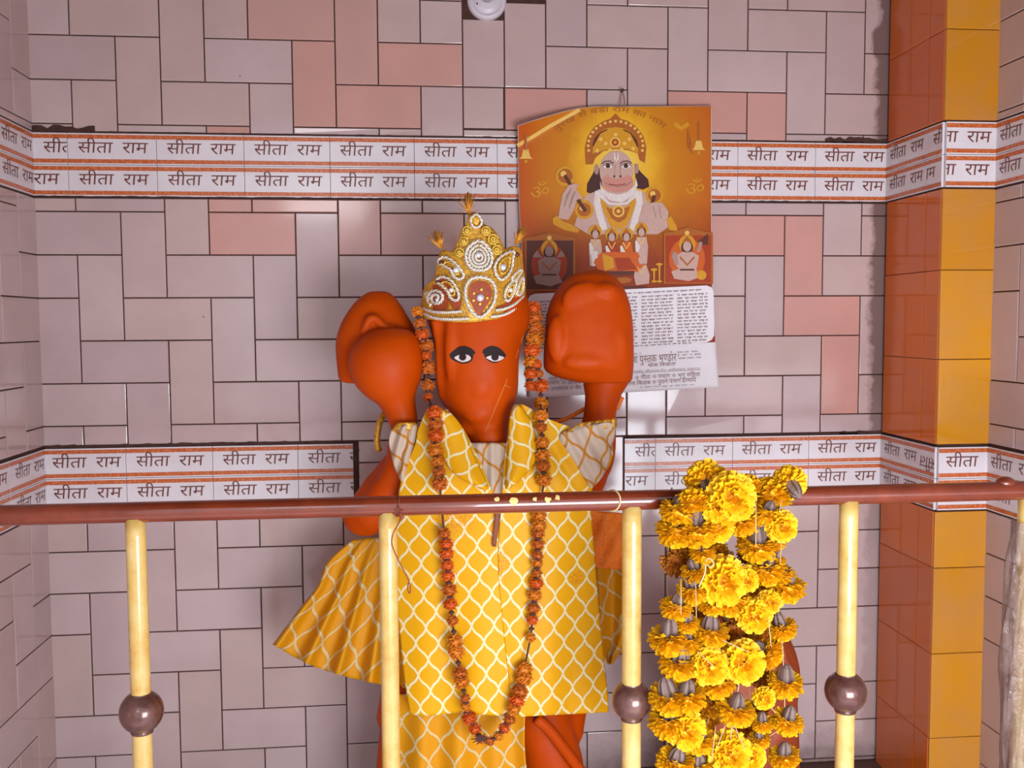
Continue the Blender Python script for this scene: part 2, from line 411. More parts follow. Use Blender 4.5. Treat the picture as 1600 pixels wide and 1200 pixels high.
# lettered tile bands
SITA, RAM = glyphs('सीता'), glyphs('राम')
def band(bm, place, segs, zt, zb_, rev=False):
    h = zt-zb_
    def quad(s0, s1, z0, z1, d, mi):
        f = bm.faces.new([bm.verts.new(place(*p, d)) for p in ((s0, z0), (s1, z0), (s1, z1), (s0, z1))]); f.material_index = mi
    for seg in segs:
        s0, s1, t0 = seg[:3]; flip = len(seg) > 3; a, b = s0+.0006, s1-.0006
        P = [(a, zb_+.0006), (b, zb_+.0006), (b, zt-.0006), (a, zt-.0006)]
        A = [bm.verts.new(place(*p, 0)) for p in P]; C = [bm.verts.new(place(*p, .006)) for p in P]
        bm.faces.new(C)
        for i in range(4): bm.faces.new((A[i], A[(i+1) % 4], C[(i+1) % 4], C[i]))
        quad(a, b, zt-.0132, zt-.0038, .0063, 1); quad(a, b, zb_+.0036, zb_+.0128, .0063, 1)
        tmp = bmesh.new()
        for (V, F), u0, u1 in ((SITA, .022, .0995), (RAM, .121, .178)):
            vv, ff = letter_block(V, F, t0+u0, t0+u1, zb_+h*.375, .038, .1)
            if flip:
                cx = 2*t0+.2; cz = zt+zb_; vv = [(cx-x, cz-z) for x, z in vv]
            vs = [tmp.verts.new((x, z, 0)) for x, z in vv]
            for q in ff: tmp.faces.new([vs[i] for i in q])
        for px, n in ((a+.0005, (-1, 0, 0)), (b-.0005, (1, 0, 0))):
            bmesh.ops.bisect_plane(tmp, geom=tmp.verts[:]+tmp.edges[:]+tmp.faces[:], plane_co=(px, 0, 0), plane_no=n, clear_outer=True)
        mp = {v: bm.verts.new(place(v.co.x, v.co.y, .0066)) for v in tmp.verts}
        for f in tmp.faces: bm.faces.new([mp[v] for v in f.verts]).material_index = 2
        tmp.free()
BM = [M['band_white'], M['band_orange'], M['letter']]
def run(a, pitch, n, end=None):
    return [(a+i*pitch, min(a+(i+1)*pitch, end or 9), a+i*pitch) for i in range(n)]
def make_band(name, place, rows):
    bm = bmesh.new()
    for segs, zt, zb_ in rows: band(bm, place, segs, zt, zb_)
    tag(obj(name, bm, BM, smooth=False), kind='structure')
um, lm = (B1+B0)/2, (L1+L0)/2
make_band('trim_2', back, [([(XL, .0877, .011)]+run(.0877, .1987, 10, XR), B1, um), ([(XL, .0877, -.112)]+run(.0877, .1987, 10, XR), um, B0)])
lo_l = [(XL, .1946, .004), (.1946, .3946, .1946), (.3946, .5947, .3946), (.5947, .7265, .5947)]
make_band('trim_3', back, [(lo_l, L1, lm), (lo_l, lm, L0)])
make_band('trim_4', back, [([(1.3943, 1.4725, 1.397)]+run(1.4725, .1987, 3, XR), L1, lm), ([(1.3943, 1.4725, 1.274)]+run(1.4725, .1987, 3, XR), lm, L0)])
ls = [(-.197*(i+1), -.197*i-.001, -.197*(i+1)+.004) for i in range(10)]
make_band('trim_5', left, [(ls, B1, um), (ls, um, B0), (ls, L1, lm), (ls, lm, L0)])
D = -YP
make_band('trim_6', pside, [([(.006, .197, .003), (.197, D, .2)], B1, um), ([(.006, .197, .003), (.197, D, .055)], um, B0), ([(.006, .197, .003), (.197, D, .085, 1)], L1, lm), ([(.006, .197, .003), (.197, D, .2)], lm, L0)])
F_ = XP-XR
make_band('trim_7', pfront, [([(0, F_, -.074)], B1, um), ([(0, F_, -.077)], um, B0), ([(0, F_, -.006)], L1, lm), ([(0, F_, -.006)], lm, L0)])
rs = [(.001+.197*i, .197*(i+1), .197*i-.004) for i in range(9)]
make_band('trim_8', rightw, [(rs, B1, um), (rs, um, B0), (rs, L1, lm), (rs, lm, L0)])
# mortar smeared along the band edges
bm = bmesh.new(); random.seed(5)
def mortar(x0, x1, z, t):
    n = max(2, int((x1-x0)/.012)); pa = []
    for i in range(n+1):
        x = lerp(x0, x1, i/n); a = t*random.uniform(.35, 1.); pa.append(((x, z+a), (x, z-t*random.uniform(.1, .35))))
    for (a, b), (c, d) in zip(pa, pa[1:]):
        bm.faces.new([bm.verts.new((p[0], -.0066, p[1])) for p in (b, d, c, a)])
mortar(XL, .15, B1+.004, .014); mortar(.15, 2.0, B1+.0005, .004); mortar(1.9, XR, B1+.004, .012)
mortar(XL, .735, L1+.003, .007); mortar(1.40, 2.0, L1+.002, .005); mortar(1.95, XR, L1+.003, .008); mortar(XL, XR, B0-.001, .003)
n = 14; pa = []
for i in range(n+1):
    z = lerp(L0, L1+.005, i/n); pa.append(((.7262, z), (.733+random.uniform(0, .009), z)))
for (a, b), (c, d) in zip(pa, pa[1:]): bm.faces.new([bm.verts.new((p[0], -.0068, p[1])) for p in (a, b, d, c)])
tag(obj('trim_9', bm, M['grout'], smooth=False), kind='structure')
# platform floor, roof slab, courtyard
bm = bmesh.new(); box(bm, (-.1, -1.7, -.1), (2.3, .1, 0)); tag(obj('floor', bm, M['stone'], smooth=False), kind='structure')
bm = bmesh.new(); box(bm, (-.8, -2.6, CEIL), (3.0, .12, CEIL+.15)); box(bm, (-.8, -2.6, 2.12), (3.0, -2.45, CEIL+.01)); tag(obj('ceiling', bm, M['plaster'], smooth=False), kind='structure')  # unseen front beam added below the slab to keep sky light off the upper wall
bm = bmesh.new(); box(bm, (-7, -12, -.45), (9, -1.6, -.35)); box(bm, (-.1, -1.62, -.4), (2.3, -1.58, -.02))
tag(obj('trim_10', bm, M['ground'], smooth=False), kind='structure')

# ------------------------------------------------------------------ statue
ST = thing('deity_statue', 'tall orange painted statue with black eyes, draped in yellow brocade, before the tiled wall', 'statue', (at(760, 900, -.3).x, -.3, 0))
bm = bmesh.new()
hd = [(395, 732, 760), (405, 712, 780), (420, 695, 798), (445, 674, 816), (475, 664, 826), (500, 667, 827), (515, 672, 822), (535, 677, 815), (560, 681, 810), (590, 681, 809), (610, 683, 808), (630, 690, 803), (645, 704, 798), (660, 717, 795), (672, 726, 793), (682, 731, 793), (693, 737, 791)]
loft(bm, hd, -.31, [(395, .03), (410, .06), (430, .085), (500, .112), (560, .118), (600, .115), (640, .10), (670, .085), (693, .075)], 40, 4, 2.3)
loft(bm, [(670, 732, 793), (700, 730, 796), (730, 715, 810)], -.345, .06, 32)
ball(bm, at(751, 600, -.416), (.026, .013, .03)); ball(bm, at(749, 646, -.392), (.035, .022, .022))
ball(bm, at(735, 668, -.365), (.024, .018, .016)); ball(bm, at(768, 668, -.365), (.024, .018, .016))
ball(bm, at(723, 553, -.408), (.024, .01, .016)); ball(bm, at(772, 553, -.408), (.024, .01, .016))
ring_sweep(bm, smooth_path([at(706, 500, -.40), at(704, 540, -.405), at(706, 580, -.40), at(716, 618, -.385)], 16), .013)   # cheek ridge
ring_sweep(bm, smooth_path([at(680, 498, -.385), at(687, 540, -.375), at(689, 590, -.37), at(694, 622, -.36)], 16), .011)
loft(bm, [(695, 690, 840), (712, 640, 930), (740, 622, 950), (800, 622, 925), (850, 625, 922), (1000, 635, 930), (1150, 660, 910)], -.29, .07, 36, 8, 2.4)
# raised hand holding the mace (blunt, mitten like) and forearm
loft(bm, [(512, 592, 630), (518, 576, 645), (532, 557, 656), (550, 547, 661), (572, 544, 662), (590, 549, 659), (605, 557, 653), (620, 572, 649), (632, 590, 650), (648, 600, 652), (668, 610, 653), (700, 612, 655), (730, 612, 655)], -.345, [(512, .02), (530, .05), (560, .066), (600, .06), (640, .038), (730, .034)], 32, 3)
ring_sweep(bm, smooth_path([at(650, 705, -.29), at(618, 740, -.29), at(585, 785, -.28), at(572, 806, -.28)], 14), [.042]*7+[.045]*8, 20)
ring_sweep(bm, smooth_path([at(573, 806, -.29), at(600, 780, -.31), at(628, 725, -.34), at(632, 690, -.345)], 14), [.046]*3+[.042]*4+[.036]*8, 20)
ball(bm, at(572, 806, -.285), (.051, .045, .044))
# other arm: elbow and wrist under the rock
loft(bm, [(590, 912, 985), (602, 911, 980), (614, 914, 972), (640, 913, 963), (670, 906, 962), (700, 892, 962), (725, 885, 958), (745, 880, 948), (758, 884, 925)], -.30, [(590, .045), (640, .036), (758, .04)], 28, 4)
# legs and feet
ring_sweep(bm, smooth_path([at(838, 1060, -.29), at(846, 1130, -.32), at(866, 1200, -.335), at(872, 1270, -.33), at(866, 1320, -.30)], 20), [.07]*6+[.065]*5+[.058]*10, 24)
ring_sweep(bm, smooth_path([at(650, 1060, -.28), at(634, 1150, -.28), at(628, 1240, -.28), at(628, 1320, -.28)], 20), [.07]*6+[.058]*15, 24)
for x in (628, 868): ball(bm, (at(x, 1290, -.36).x, -.36, .04), (.06, .13, .042))
body = remeshed('body', bm, M['saffron'], ST, .0055, 7)
def tree(o):
    b = bmesh.new(); b.from_mesh(o.data); t = BVHTree.FromBMesh(b); b.free(); return t
BT = tree(body)
bm = bmesh.new()
loft(bm, [(455, 576, 606), (461, 567, 614), (470, 556, 622), (480, 548, 629), (490, 541, 635), (500, 535, 641), (512, 530, 648), (524, 526, 653), (540, 524, 655), (560, 525, 655), (580, 527, 650), (592, 529, 640), (598, 535, 610)], -.285, [(455, .012), (475, .035), (520, .052), (598, .045)], 36, 3)
ring_sweep(bm, smooth_path([at(568, 522, -.335), at(576, 500, -.338), at(586, 497, -.338), at(600, 511, -.338), at(620, 517, -.335)], 14), .009)
remeshed('mace_head', bm, M['saffron'], ST, .005, 6)
bm = bmesh.new()
loft(bm, [(421, 924, 936), (424, 908, 946), (430, 893, 957), (440, 880, 966), (450, 872, 973), (470, 861, 981), (490, 855, 985), (510, 853, 987), (540, 851, 988), (562, 850, 988), (574, 850, 988), (582, 855, 987), (590, 872, 987), (597, 902, 984)], -.315, [(421, .012), (432, .04), (460, .062), (520, .075), (570, .075), (597, .05)], 40, 3, 2.5)
ball(bm, at(915, 470, -.37), (.05, .012, .04)); ball(bm, at(945, 455, -.365), (.03, .02, .02)); ball(bm, at(870, 530, -.37), (.02, .018, .05))
ball(bm, at(960, 540, -.375), (.03, .012, .05)); ball(bm, at(918, 565, -.385), (.05, .012, .02))
remeshed('mountain_rock', bm, M['saffron'], ST, .005, 7)
def cast(x, y, off=.0012, T=BT, Yd=-.4):
    d = (at(x, y, 0)-CP).normalized(); h = T.ray_cast(CP, d)
    p = h[0] if h[0] is not None else at(x, y, Yd)
    return p-d*off
def zf(pts, ox, oy, k): return [(ox+a/k, oy+b/k) for a, b in pts]
def face_poly(bm, pts, off, mi=0, T=BT):
    """flat paint on the statue: the outline filled with a fan of small rings lying on its surface"""
    cx = sum(p[0] for p in pts)/len(pts); cy = sum(p[1] for p in pts)/len(pts)
    pts = [tuple(p) for p in smooth_closed(pts, 40)]; prev = None
    for s in (1, .75, .5, .25):
        ring = [bm.verts.new(cast(cx+(x-cx)*s, cy+(y-cy)*s, off, T)) for x, y in pts]
        if prev:
            for i in range(len(ring)): bm.faces.new((prev[i], prev[(i+1) % len(ring)], ring[(i+1) % len(ring)], ring[i])).material_index = mi
        prev = ring
    c = bm.verts.new(cast(cx, cy, off, T))
    for i in range(len(prev)): bm.faces.new((prev[i], prev[(i+1) % len(prev)], c)).material_index = mi
def smooth_closed(pts, n):
    m = len(pts); q = [(i-2,)+tuple(pts[(i-2) % m]) for i in range(m+4)]
    return [curve1(q, i*m/n) for i in range(n)]
def circ(cx, cy, r, n=16, ry=None): return [(cx+r*cos(2*pi*i/n), cy+(ry or r)*sin(2*pi*i/n)) for i in range(n)]
for outer, brow, white, iris in (
    ([(343, 420), (372, 392), (420, 374), (490, 378), (540, 404), (536, 445), (510, 470), (460, 482), (410, 470), (368, 450)], [(342, 415), (350, 392), (380, 368), (420, 338), (470, 331), (520, 348), (556, 380), (550, 402), (500, 396), (430, 398), (380, 412)], [(382, 432), (400, 417), (430, 405), (490, 405), (522, 430), (510, 453), (460, 468), (418, 458)], (452, 424, 31)),
    ([(636, 404), (670, 384), (720, 374), (775, 384), (820, 412), (800, 440), (760, 466), (720, 476), (680, 462), (652, 440)], [(620, 385), (640, 356), (680, 334), (720, 332), (770, 350), (806, 386), (822, 412), (780, 404), (720, 392), (668, 396), (640, 400)], [(652, 430), (680, 416), (720, 405), (770, 415), (806, 430), (770, 455), (720, 463), (684, 450)], (728, 424, 32))):
    Z = lambda p: zf(p, 640, 480, 5.4545)
    bm = bmesh.new(); face_poly(bm, Z(outer), .0012); face_poly(bm, Z(white), .0020, 1)
    eye = obj('eye', bm, [M['eye_black'], M['eye_white']], ST); eye['label'] = 'black and white painted eye'
    bm = bmesh.new(); face_poly(bm, Z(circ(*iris)), .0028); obj('iris', bm, M['eye_black'], eye)
    bm = bmesh.new(); face_poly(bm, Z(brow), .0016); obj('eyebrow', bm, M['eye_black'], ST)
bm = bmesh.new()
for a, b, w in (((837, 605), (645, 1060), .0006), ((815, 662), (860, 690), .0006), ((972, 240), (945, 310), .0005), ((932, 355), (905, 435), .0005)):
    P = zf([a, b], 640, 480, 5.4545); n = 14
    ring_sweep(bm, [cast(lerp(P[0][0], P[1][0], i/n), lerp(P[0][1], P[1][1], i/n), .0005) for i in range(n+1)], w, 5)
tag(obj('scratch_mark', bm, M['scratch'], ST), 'pale scratch lines across the cheek')

# ------------------------------------------------------------------ clothing
def Yrobe(x, y, base=-.355, bulge=.095):
    k = (x-782)/178.; s = sqrt(max(.02, 1-min(1, k*k)))
    up = min(1, max(0, (y-640)/130.)); fl = max(0, (y-760)/360.)
    return base - bulge*s*(.62+.38*up) - .012*fl
def sheet(name, rows, Yf, mat, parent=None, nc=40, step=5, uvf=None, thick=.002, edge=None):
    y0, y1 = rows[0][0], rows[-1][0]; nr = max(3, int((y1-y0)/step))
    bm = bmesh.new(); uvl = bm.loops.layers.uv.new('UVMap'); G = []
    for i in range(nr+1):
        y = lerp(y0, y1, i/nr); xl, xr = curve1(rows, y)[:2]; row = []
        for j in range(nc+1):
            u = j/nc; x = lerp(xl, xr, u); yy = y+(edge(u, i/nr) if edge else 0)
            p = at(x, yy, Yf(x, yy, u, i/nr)); uv = uvf(u, i/nr, p) if uvf else (p.x, p.z)
            row.append((bm.verts.new(p), uv))
        G.append(row)
    for i in range(nr):
        for j in range(nc):
            q = (G[i][j], G[i+1][j], G[i+1][j+1], G[i][j+1]); f = bm.faces.new([a[0] for a in q])
            for l, a in zip(f.loops, q): l[uvl].uv = a[1]
    o = obj(name, bm, mat, parent); s = o.modifiers.new('thickness', 'SOLIDIFY'); s.thickness = thick; s.offset = -1
    return o
def fold(x, y, amp, f, ph=0, top=800, bot=1120):
    return amp*sin(f*x+ph+.004*y)*min(1, max(.25, (y-top)/(bot-top)))
tilt = lambda a: (lambda u, v, p: (p.x*cos(a)+p.z*sin(a), -p.x*sin(a)+p.z*cos(a)))
# robe front: two overlapping panels
Lrows = [(640, 667, 700), (650, 662, 709), (662, 657, 718), (675, 652, 727), (690, 650, 735), (715, 640, 748), (745, 628, 760), (775, 622, 772), (800, 618, 780), (850, 617, 780), (900, 618, 781), (960, 621, 785), (1020, 627, 791), (1060, 631, 796), (1090, 636, 798), (1116, 640, 799)]
sheet('robe_panel', Lrows, lambda x, y, u, v: Yrobe(x, y)+fold(x, y, .005, .075, 1)+fold(x, y, .005, .032)-(.010*math.exp(-((x-693)/16)**2) if y < 700 else 0), M['brocade'], ST, 56, 5, tilt(.06), edge=lambda u, v: 6*sin(u*9)*max(0, v-.8)*2)
Rrows = [(632, 804, 818), (640, 799, 832), (655, 796, 858), (668, 795, 895), (678, 794, 935), (690, 792, 955), (720, 788, 956), (745, 786, 940), (762, 785, 926), (800, 782, 924), (850, 779, 928), (900, 779, 932), (960, 784, 937), (1020, 790, 943), (1060, 795, 947), (1090, 800, 950), (1120, 812, 951)]
def YR(x, y, u, v):
    z = Yrobe(x, y)+fold(x, y, .005, .05, 2)+fold(x, y, .003, .11)-.004
    if y < 770:
        k = max(0, 1-abs(y-715)/60.); z += .006*sin((x-.55*y)*.16)*k*(1 if x > 800 else 0)
        z -= .03*max(0, (x-870)/90.)*k
    return z
sheet('robe_panel', Rrows, YR, M['brocade'], ST, 56, 5, tilt(-.04), edge=lambda u, v: -8*u*max(0, v-.85)*6)
# lapels standing beside the neck
sheet('lapel', [(634, 804, 815), (645, 798, 822), (660, 795, 832), (690, 794, 838), (715, 793, 840), (740, 791, 822), (764, 789, 796)], lambda x, y, u, v: Yrobe(x, y)-.014-.012*sin(pi*u), M['brocade'], ST, 14, 5, tilt(.5))
sheet('lapel', [(642, 672, 702), (655, 676, 714), (670, 680, 724), (690, 684, 732), (720, 694, 745), (745, 716, 757), (764, 750, 764)], lambda x, y, u, v: Yrobe(x, y)-.012-.010*sin(pi*u), M['brocade'], ST, 14, 5, tilt(-.5))
o = sheet('robe_lining', [(692, 732, 797), (698, 734, 795), (706, 737, 793), (722, 744, 791), (745, 755, 789), (772, 768, 787), (796, 776, 786)], lambda x, y, u, v: Yrobe(x, y)+.010+.004*sin(x*.3), M['lining'], ST, 24, 4, tilt(.25)); o['label'] = 'silver lining showing at the neck opening'
sheet('opening_trim', [(798, 774, 781), (820, 772, 780), (840, 770, 777), (854, 769, 775)], lambda x, y, u, v: Yrobe(x, y)-.010, M['maroon'], ST, 4)
# turned back sleeves, silver side out
o = sheet('sleeve', [(664, 622, 653), (672, 612, 654), (690, 608, 655), (715, 612, 650), (735, 618, 642), (752, 626, 634)], lambda x, y, u, v: -.392-.018*sin(pi*u)+.006*sin(x*.35+y*.1), M['lining'], ST, 18, 4, tilt(.35)); o['label'] = 'silver reverse side of the sleeve'
o = sheet('sleeve', [(661, 918, 962), (668, 892, 962), (678, 876, 961), (695, 872, 957), (715, 884, 953), (735, 902, 947), (750, 914, 938), (760, 920, 928)], lambda x, y, u, v: -.425-.014*sin(pi*u)+.005*sin(x*.22-y*.12), M['lining'], ST, 24, 4, tilt(.3)); o['label'] = 'silver reverse side of the sleeve'
sheet('sleeve_edge', [(655, 905, 964), (662, 896, 964), (670, 884, 963)], lambda x, y, u, v: -.43-.006*sin(x*.5), M['gold_cloth'], ST, 20, 3, edge=lambda u, v: -8*u+6)
sheet('sleeve_edge', [(660, 622, 650), (666, 616, 653), (672, 612, 654)], lambda x, y, u, v: -.398-.01*sin(pi*u), M['gold_cloth'], ST, 14, 3)
# gathered cape skirt flaring out at the side
capeL = [(842, 552), (868, 521), (882, 509), (915, 496), (947, 471), (980, 446), (1007, 426)]
def cape():
    bm = bmesh.new(); uvl = bm.loops.layers.uv.new('UVMap'); nu, nv = 70, 40; G = []
    top = [(0, 552, 843), (.5, 590, 840), (1, 650, 842)]
    bot = [(0, 426, 1007), (.12, 450, 1021), (.25, 478, 1036), (.42, 515, 1050), (.6, 555, 1061), (.78, 598, 1070), (1, 650, 1078)]
    Lc = [((y-843)/164., x) for y, x in capeL]
    for i in range(nv+1):
        v = i/nv; row = []
        for j in range(nu+1):
            u = j/nu; tx, ty = curve1(top, u); bx, by = curve1(bot, u)
            x = lerp(tx, bx, v); y = lerp(ty, by, v)
            x += (curve1(Lc, v)[0]-lerp(552, 426, v))*(1-u)**3
            Y = -.235-.05*u - .024*v**.8*sin(u*2*pi*4.5+.6) - .008*v*sin(u*2*pi*9) - .03*v
            p = at(x, y, Y); row.append((bm.verts.new(p), ((u-.3)*.30*(.55+.45*v), -v*.25-.1*u)))
        G.append(row)
    for i in range(nv):
        for j in range(nu):
            q = (G[i][j], G[i+1][j], G[i+1][j+1], G[i][j+1]); f = bm.faces.new([a[0] for a in q])
            for l, a in zip(f.loops, q): l[uvl].uv = a[1]
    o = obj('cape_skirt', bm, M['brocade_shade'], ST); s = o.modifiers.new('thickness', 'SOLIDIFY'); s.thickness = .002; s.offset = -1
cape()
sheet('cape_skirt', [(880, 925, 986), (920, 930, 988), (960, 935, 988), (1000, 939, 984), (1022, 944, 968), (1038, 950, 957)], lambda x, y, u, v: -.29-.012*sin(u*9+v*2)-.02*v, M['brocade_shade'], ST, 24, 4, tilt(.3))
sheet('sash', [(797, 912, 988), (830, 916, 988), (860, 918, 988), (886, 922, 988)], lambda x, y, u, v: -.305-.006*sin(u*6-v*5)-.004*sin(u*14+v*9), M['sash'], ST, 24, 4, edge=lambda u, v: 6*u)
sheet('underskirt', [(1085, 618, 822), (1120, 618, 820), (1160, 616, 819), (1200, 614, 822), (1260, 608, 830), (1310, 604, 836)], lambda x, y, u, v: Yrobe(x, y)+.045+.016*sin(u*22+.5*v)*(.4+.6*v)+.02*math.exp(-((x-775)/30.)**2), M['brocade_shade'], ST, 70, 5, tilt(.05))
bm = bmesh.new(); ring_sweep(bm, smooth_path([at(600, 646, -.24), at(592, 664, -.25), at(589, 690, -.25), at(592, 705, -.25)], 12), .007, 8); obj('ribbon', bm, M['gold_cloth'], ST)
bm = bmesh.new(); ring_sweep(bm, smooth_path([at(858, 662, -.26), at(885, 654, -.26), at(915, 638, -.27)], 10), .0045, 6); obj('ribbon', bm, M['sash'], ST); bm = bmesh.new(); ring_sweep(bm, smooth_path([at(962, 640, -.27), at(967, 630, -.27), at(972, 620, -.27)], 6), .006, 6); tag(obj('ribbon', bm, M['sash'], ST), 'thin orange ribbon at the raised wrist')
bm = bmesh.new(); face = smooth_path([at(838, 1122, -.415), at(858, 1140, -.415), at(885, 1175, -.41), at(915, 1215, -.40)], 14); ring_sweep(bm, face, [.012]*15, 8); obj('ribbon', bm, M['saffron'], ST)

# ------------------------------------------------------------------ crown
CR = thing('crown', 'gold embroidered crown with silver cord paisleys, set on the orange statue head', 'crown', at(742, 490, -.3))
CX = 741.
def crown_pt(x, y, off=0.):
    k = max(-.985, min(.985, (x-CX)/86.)); h = (500-y)/130.
    Y = -.30-(.128+off)*sqrt(1-k*k)-.018*max(0, h)*0+.02*max(0, h-.4)
    p = at(x, y, Y); return p
topl = [(659, 482), (661, 470), (663, 455), (667, 446), (674, 440), (679, 436), (683, 424), (685, 408), (690, 394), (698, 391), (705, 393), (710, 389), (717, 373), (722, 358), (728, 351), (732, 336), (742, 332), (751, 342), (756, 350), (768, 357), (777, 368), (783, 380), (788, 390), (796, 386), (803, 384), (811, 388), (815, 398), (815.5, 416), (818, 430), (820, 470)]
botl = [(659, 484), (662, 496), (680, 500), (700, 503), (725, 504), (745, 503), (765, 500), (785, 497), (800, 491), (812, 483), (820, 472)]
def crown_back(s0, s1, mat, name, off):
    bm = bmesh.new(); nc, nr = 120, 30; G = []
    for i in range(nc+1):
        x = lerp(s0, s1, i/nc); a = curve1(botl, x)[0]; t = curve1(topl, x)[0]
        G.append([bm.verts.new(crown_pt(x, lerp(a, t, j/nr), off)) for j in range(nr+1)])
    for A, B in zip(G, G[1:]):
        for j in range(nr): bm.faces.new((A[j], B[j], B[j+1], A[j+1]))
    o = obj(name, bm, mat, CR); s = o.modifiers.new('thickness', 'SOLIDIFY'); s.thickness = .006; s.offset = 0; return o
crown_back(659.5, 819.5, M['gold_cloth'], 'crown_body', 0)
# dark velvet showing at the left side and lower band
def crown_poly(bm, pts, off, mi=0, n=36):
    cx = sum(p[0] for p in pts)/len(pts); cy = sum(p[1] for p in pts)/len(pts); pts = smooth_closed(pts, n); prev = None
    for s in (1, .84, .66, .5, .33, .16):
        ring = [bm.verts.new(crown_pt(cx+(x-cx)*s, cy+(y-cy)*s, off)) for x, y in pts]
        if prev:
            for i in range(n): bm.faces.new((prev[i], prev[(i+1) % n], ring[(i+1) % n], ring[i])).material_index = mi
        prev = ring
    c = bm.verts.new(crown_pt(cx, cy, off))
    for i in range(n): bm.faces.new((prev[i], prev[(i+1) % n], c)).material_index = mi
zc = lambda p: zf(p, 640, 290, 5.4545)
for pts in ([(120, 1040), (130, 900), (160, 850), (240, 850), (300, 900), (330, 1000), (300, 1060)], [(230, 800), (260, 770), (330, 800), (420, 900), (440, 1020), (380, 1060), (320, 960)], [(740, 1040), (820, 1000), (900, 940), (968, 880), (972, 980), (900, 1030), (800, 1062)], [(820, 960), (850, 850), (930, 760), (965, 700), (965, 850), (890, 960)]):
    bm = bmesh.new(); crown_poly(bm, zc(pts), .0075, 0, 48); obj('velvet_ground', bm, M['gold_red'], CR)
# twisted cords: pairs along the band, loops and paisleys above it
def cord(bm, pts, r, off, closed=False, n=40, mi=0):
    P = smooth_closed(zc(pts), n) if closed else [curve1([(i,)+p for i, p in enumerate(zc(pts))], i*(len(pts)-1)/n) for i in range(n+1)]
    n = len(P); C = [crown_pt(x, y, off) for x, y in P]
    for ph in (0, pi):                                              # two strands twisted round each other
        Q = []
        for i, c in enumerate(C):
            t = (C[(i+1) % n]-C[i-1]) if (closed or 0 < i < n-1) else (C[min(i+1, n-1)]-C[max(i-1, 0)])
            if t.length < 1e-9: t = Vector((1, 0, 0))
            t.normalize(); s = t.cross(Vector((0, 1, 0))); s = s.normalized() if s.length > 1e-6 else Vector((1, 0, 0)); w = s.cross(t)
            a = ph+i*1.05; Q.append(c+(s*cos(a)+w*sin(a))*r*.55)
        ring_sweep(bm, Q, r*.62, 5, mi, closed)
bm = bmesh.new()
cord(bm, [(115, 1045), (200, 1075), (320, 1082), (445, 1072)], .0032, .012, n=70); cord(bm, [(120, 1090), (220, 1130), (360, 1140), (510, 1132)], .0032, .012, n=80)
cord(bm, [(735, 1062), (820, 1045), (900, 1005), (970, 940)], .0032, .012, n=60); cord(bm, [(690, 1118), (800, 1100), (900, 1050), (974, 985)], .0032, .012, n=60)
obj('band_cord', bm, M['cord'], CR)
def spiral(cx, cy, r, turns=1.6, a0=0., sq=1.): return [(cx+r*(1-.75*t/18)*cos(a0+t*turns*2*pi/18), cy+sq*r*(1-.75*t/18)*sin(a0+t*turns*2*pi/18)) for t in range(19)]
motifs = [[(245, 650), (290, 610), (360, 640), (420, 700), (460, 770), (420, 800), (370, 770), (350, 720), (300, 690)],
          [(230, 815), (270, 780), (340, 800), (390, 860), (420, 940), (400, 980), (350, 960), (320, 900), (270, 850)],
          [(740, 760), (725, 690), (760, 620), (830, 570), (890, 560), (880, 620), (870, 700), (830, 770), (780, 800)],
          [(815, 960), (820, 890), (860, 830), (905, 800), (900, 870), (880, 930), (840, 980)],
          [(915, 920), (925, 860), (955, 790), (970, 800), (965, 880), (940, 930)],
          [(870, 790), (900, 750), (935, 720), (955, 725), (930, 770), (895, 810)]]
for pts in motifs:
    bm = bmesh.new(); cord(bm, pts, .0032, .012, True, 56); obj('paisley', bm, M['cord'], CR)
    cx = sum(p[0] for p in pts)/len(pts); cy = sum(p[1] for p in pts)/len(pts)
    bm = bmesh.new(); cord(bm, [(cx+(x-cx)*.58, cy+(y-cy)*.58) for x, y in pts], .0024, .010, True, 36); obj('paisley', bm, M['cord_gold'], CR)
bm = bmesh.new(); cord(bm, spiral(225, 960, 78, 1.7, 2.2), .0034, .012, False, 60); obj('paisley', bm, M['cord'], CR)
bm = bmesh.new(); cord(bm, spiral(160, 930, 34, 1., 1.2), .0026, .012, False, 30); obj('paisley', bm, M['cord'], CR)
# centre medallion
bm = bmesh.new()
crown_poly(bm, zc([(595, 1140), (500, 1100), (460, 1000), (455, 880), (500, 790), (600, 755), (700, 780), (755, 870), (745, 990), (700, 1100)]), .012)
med = obj('medallion', bm, M['gold_cloth'], CR)
bm = bmesh.new(); cord(bm, [(595, 1120), (520, 1060), (480, 960), (478, 870), (520, 800), (600, 780), (690, 805), (730, 880), (722, 980), (670, 1070)], .0036, .018, True, 70); obj('medallion_cord', bm, M['cord'], med)
bm = bmesh.new(); crown_poly(bm, zc([(592, 1108), (545, 1040), (510, 960), (505, 890), (530, 835), (600, 812), (670, 830), (702, 890), (695, 960), (640, 1050)]), .018); obj('teardrop', bm, M['gold_red'], med)
def stud(x, y, r, mat, par, off, name='gem'):
    bm = bmesh.new(); p = crown_pt(*zc([(x, y)])[0], off); ball(bm, p, (r, r*.6, r*1.0), 14); obj(name, bm, mat, par)
stud(602, 955, .0075, M['gem'], med, .021)
for a, b in ((612, 885), (548, 917), (545, 978), (600, 1008), (662, 957)): stud(a, b, .0032, M['bead'], med, .020, 'bead')
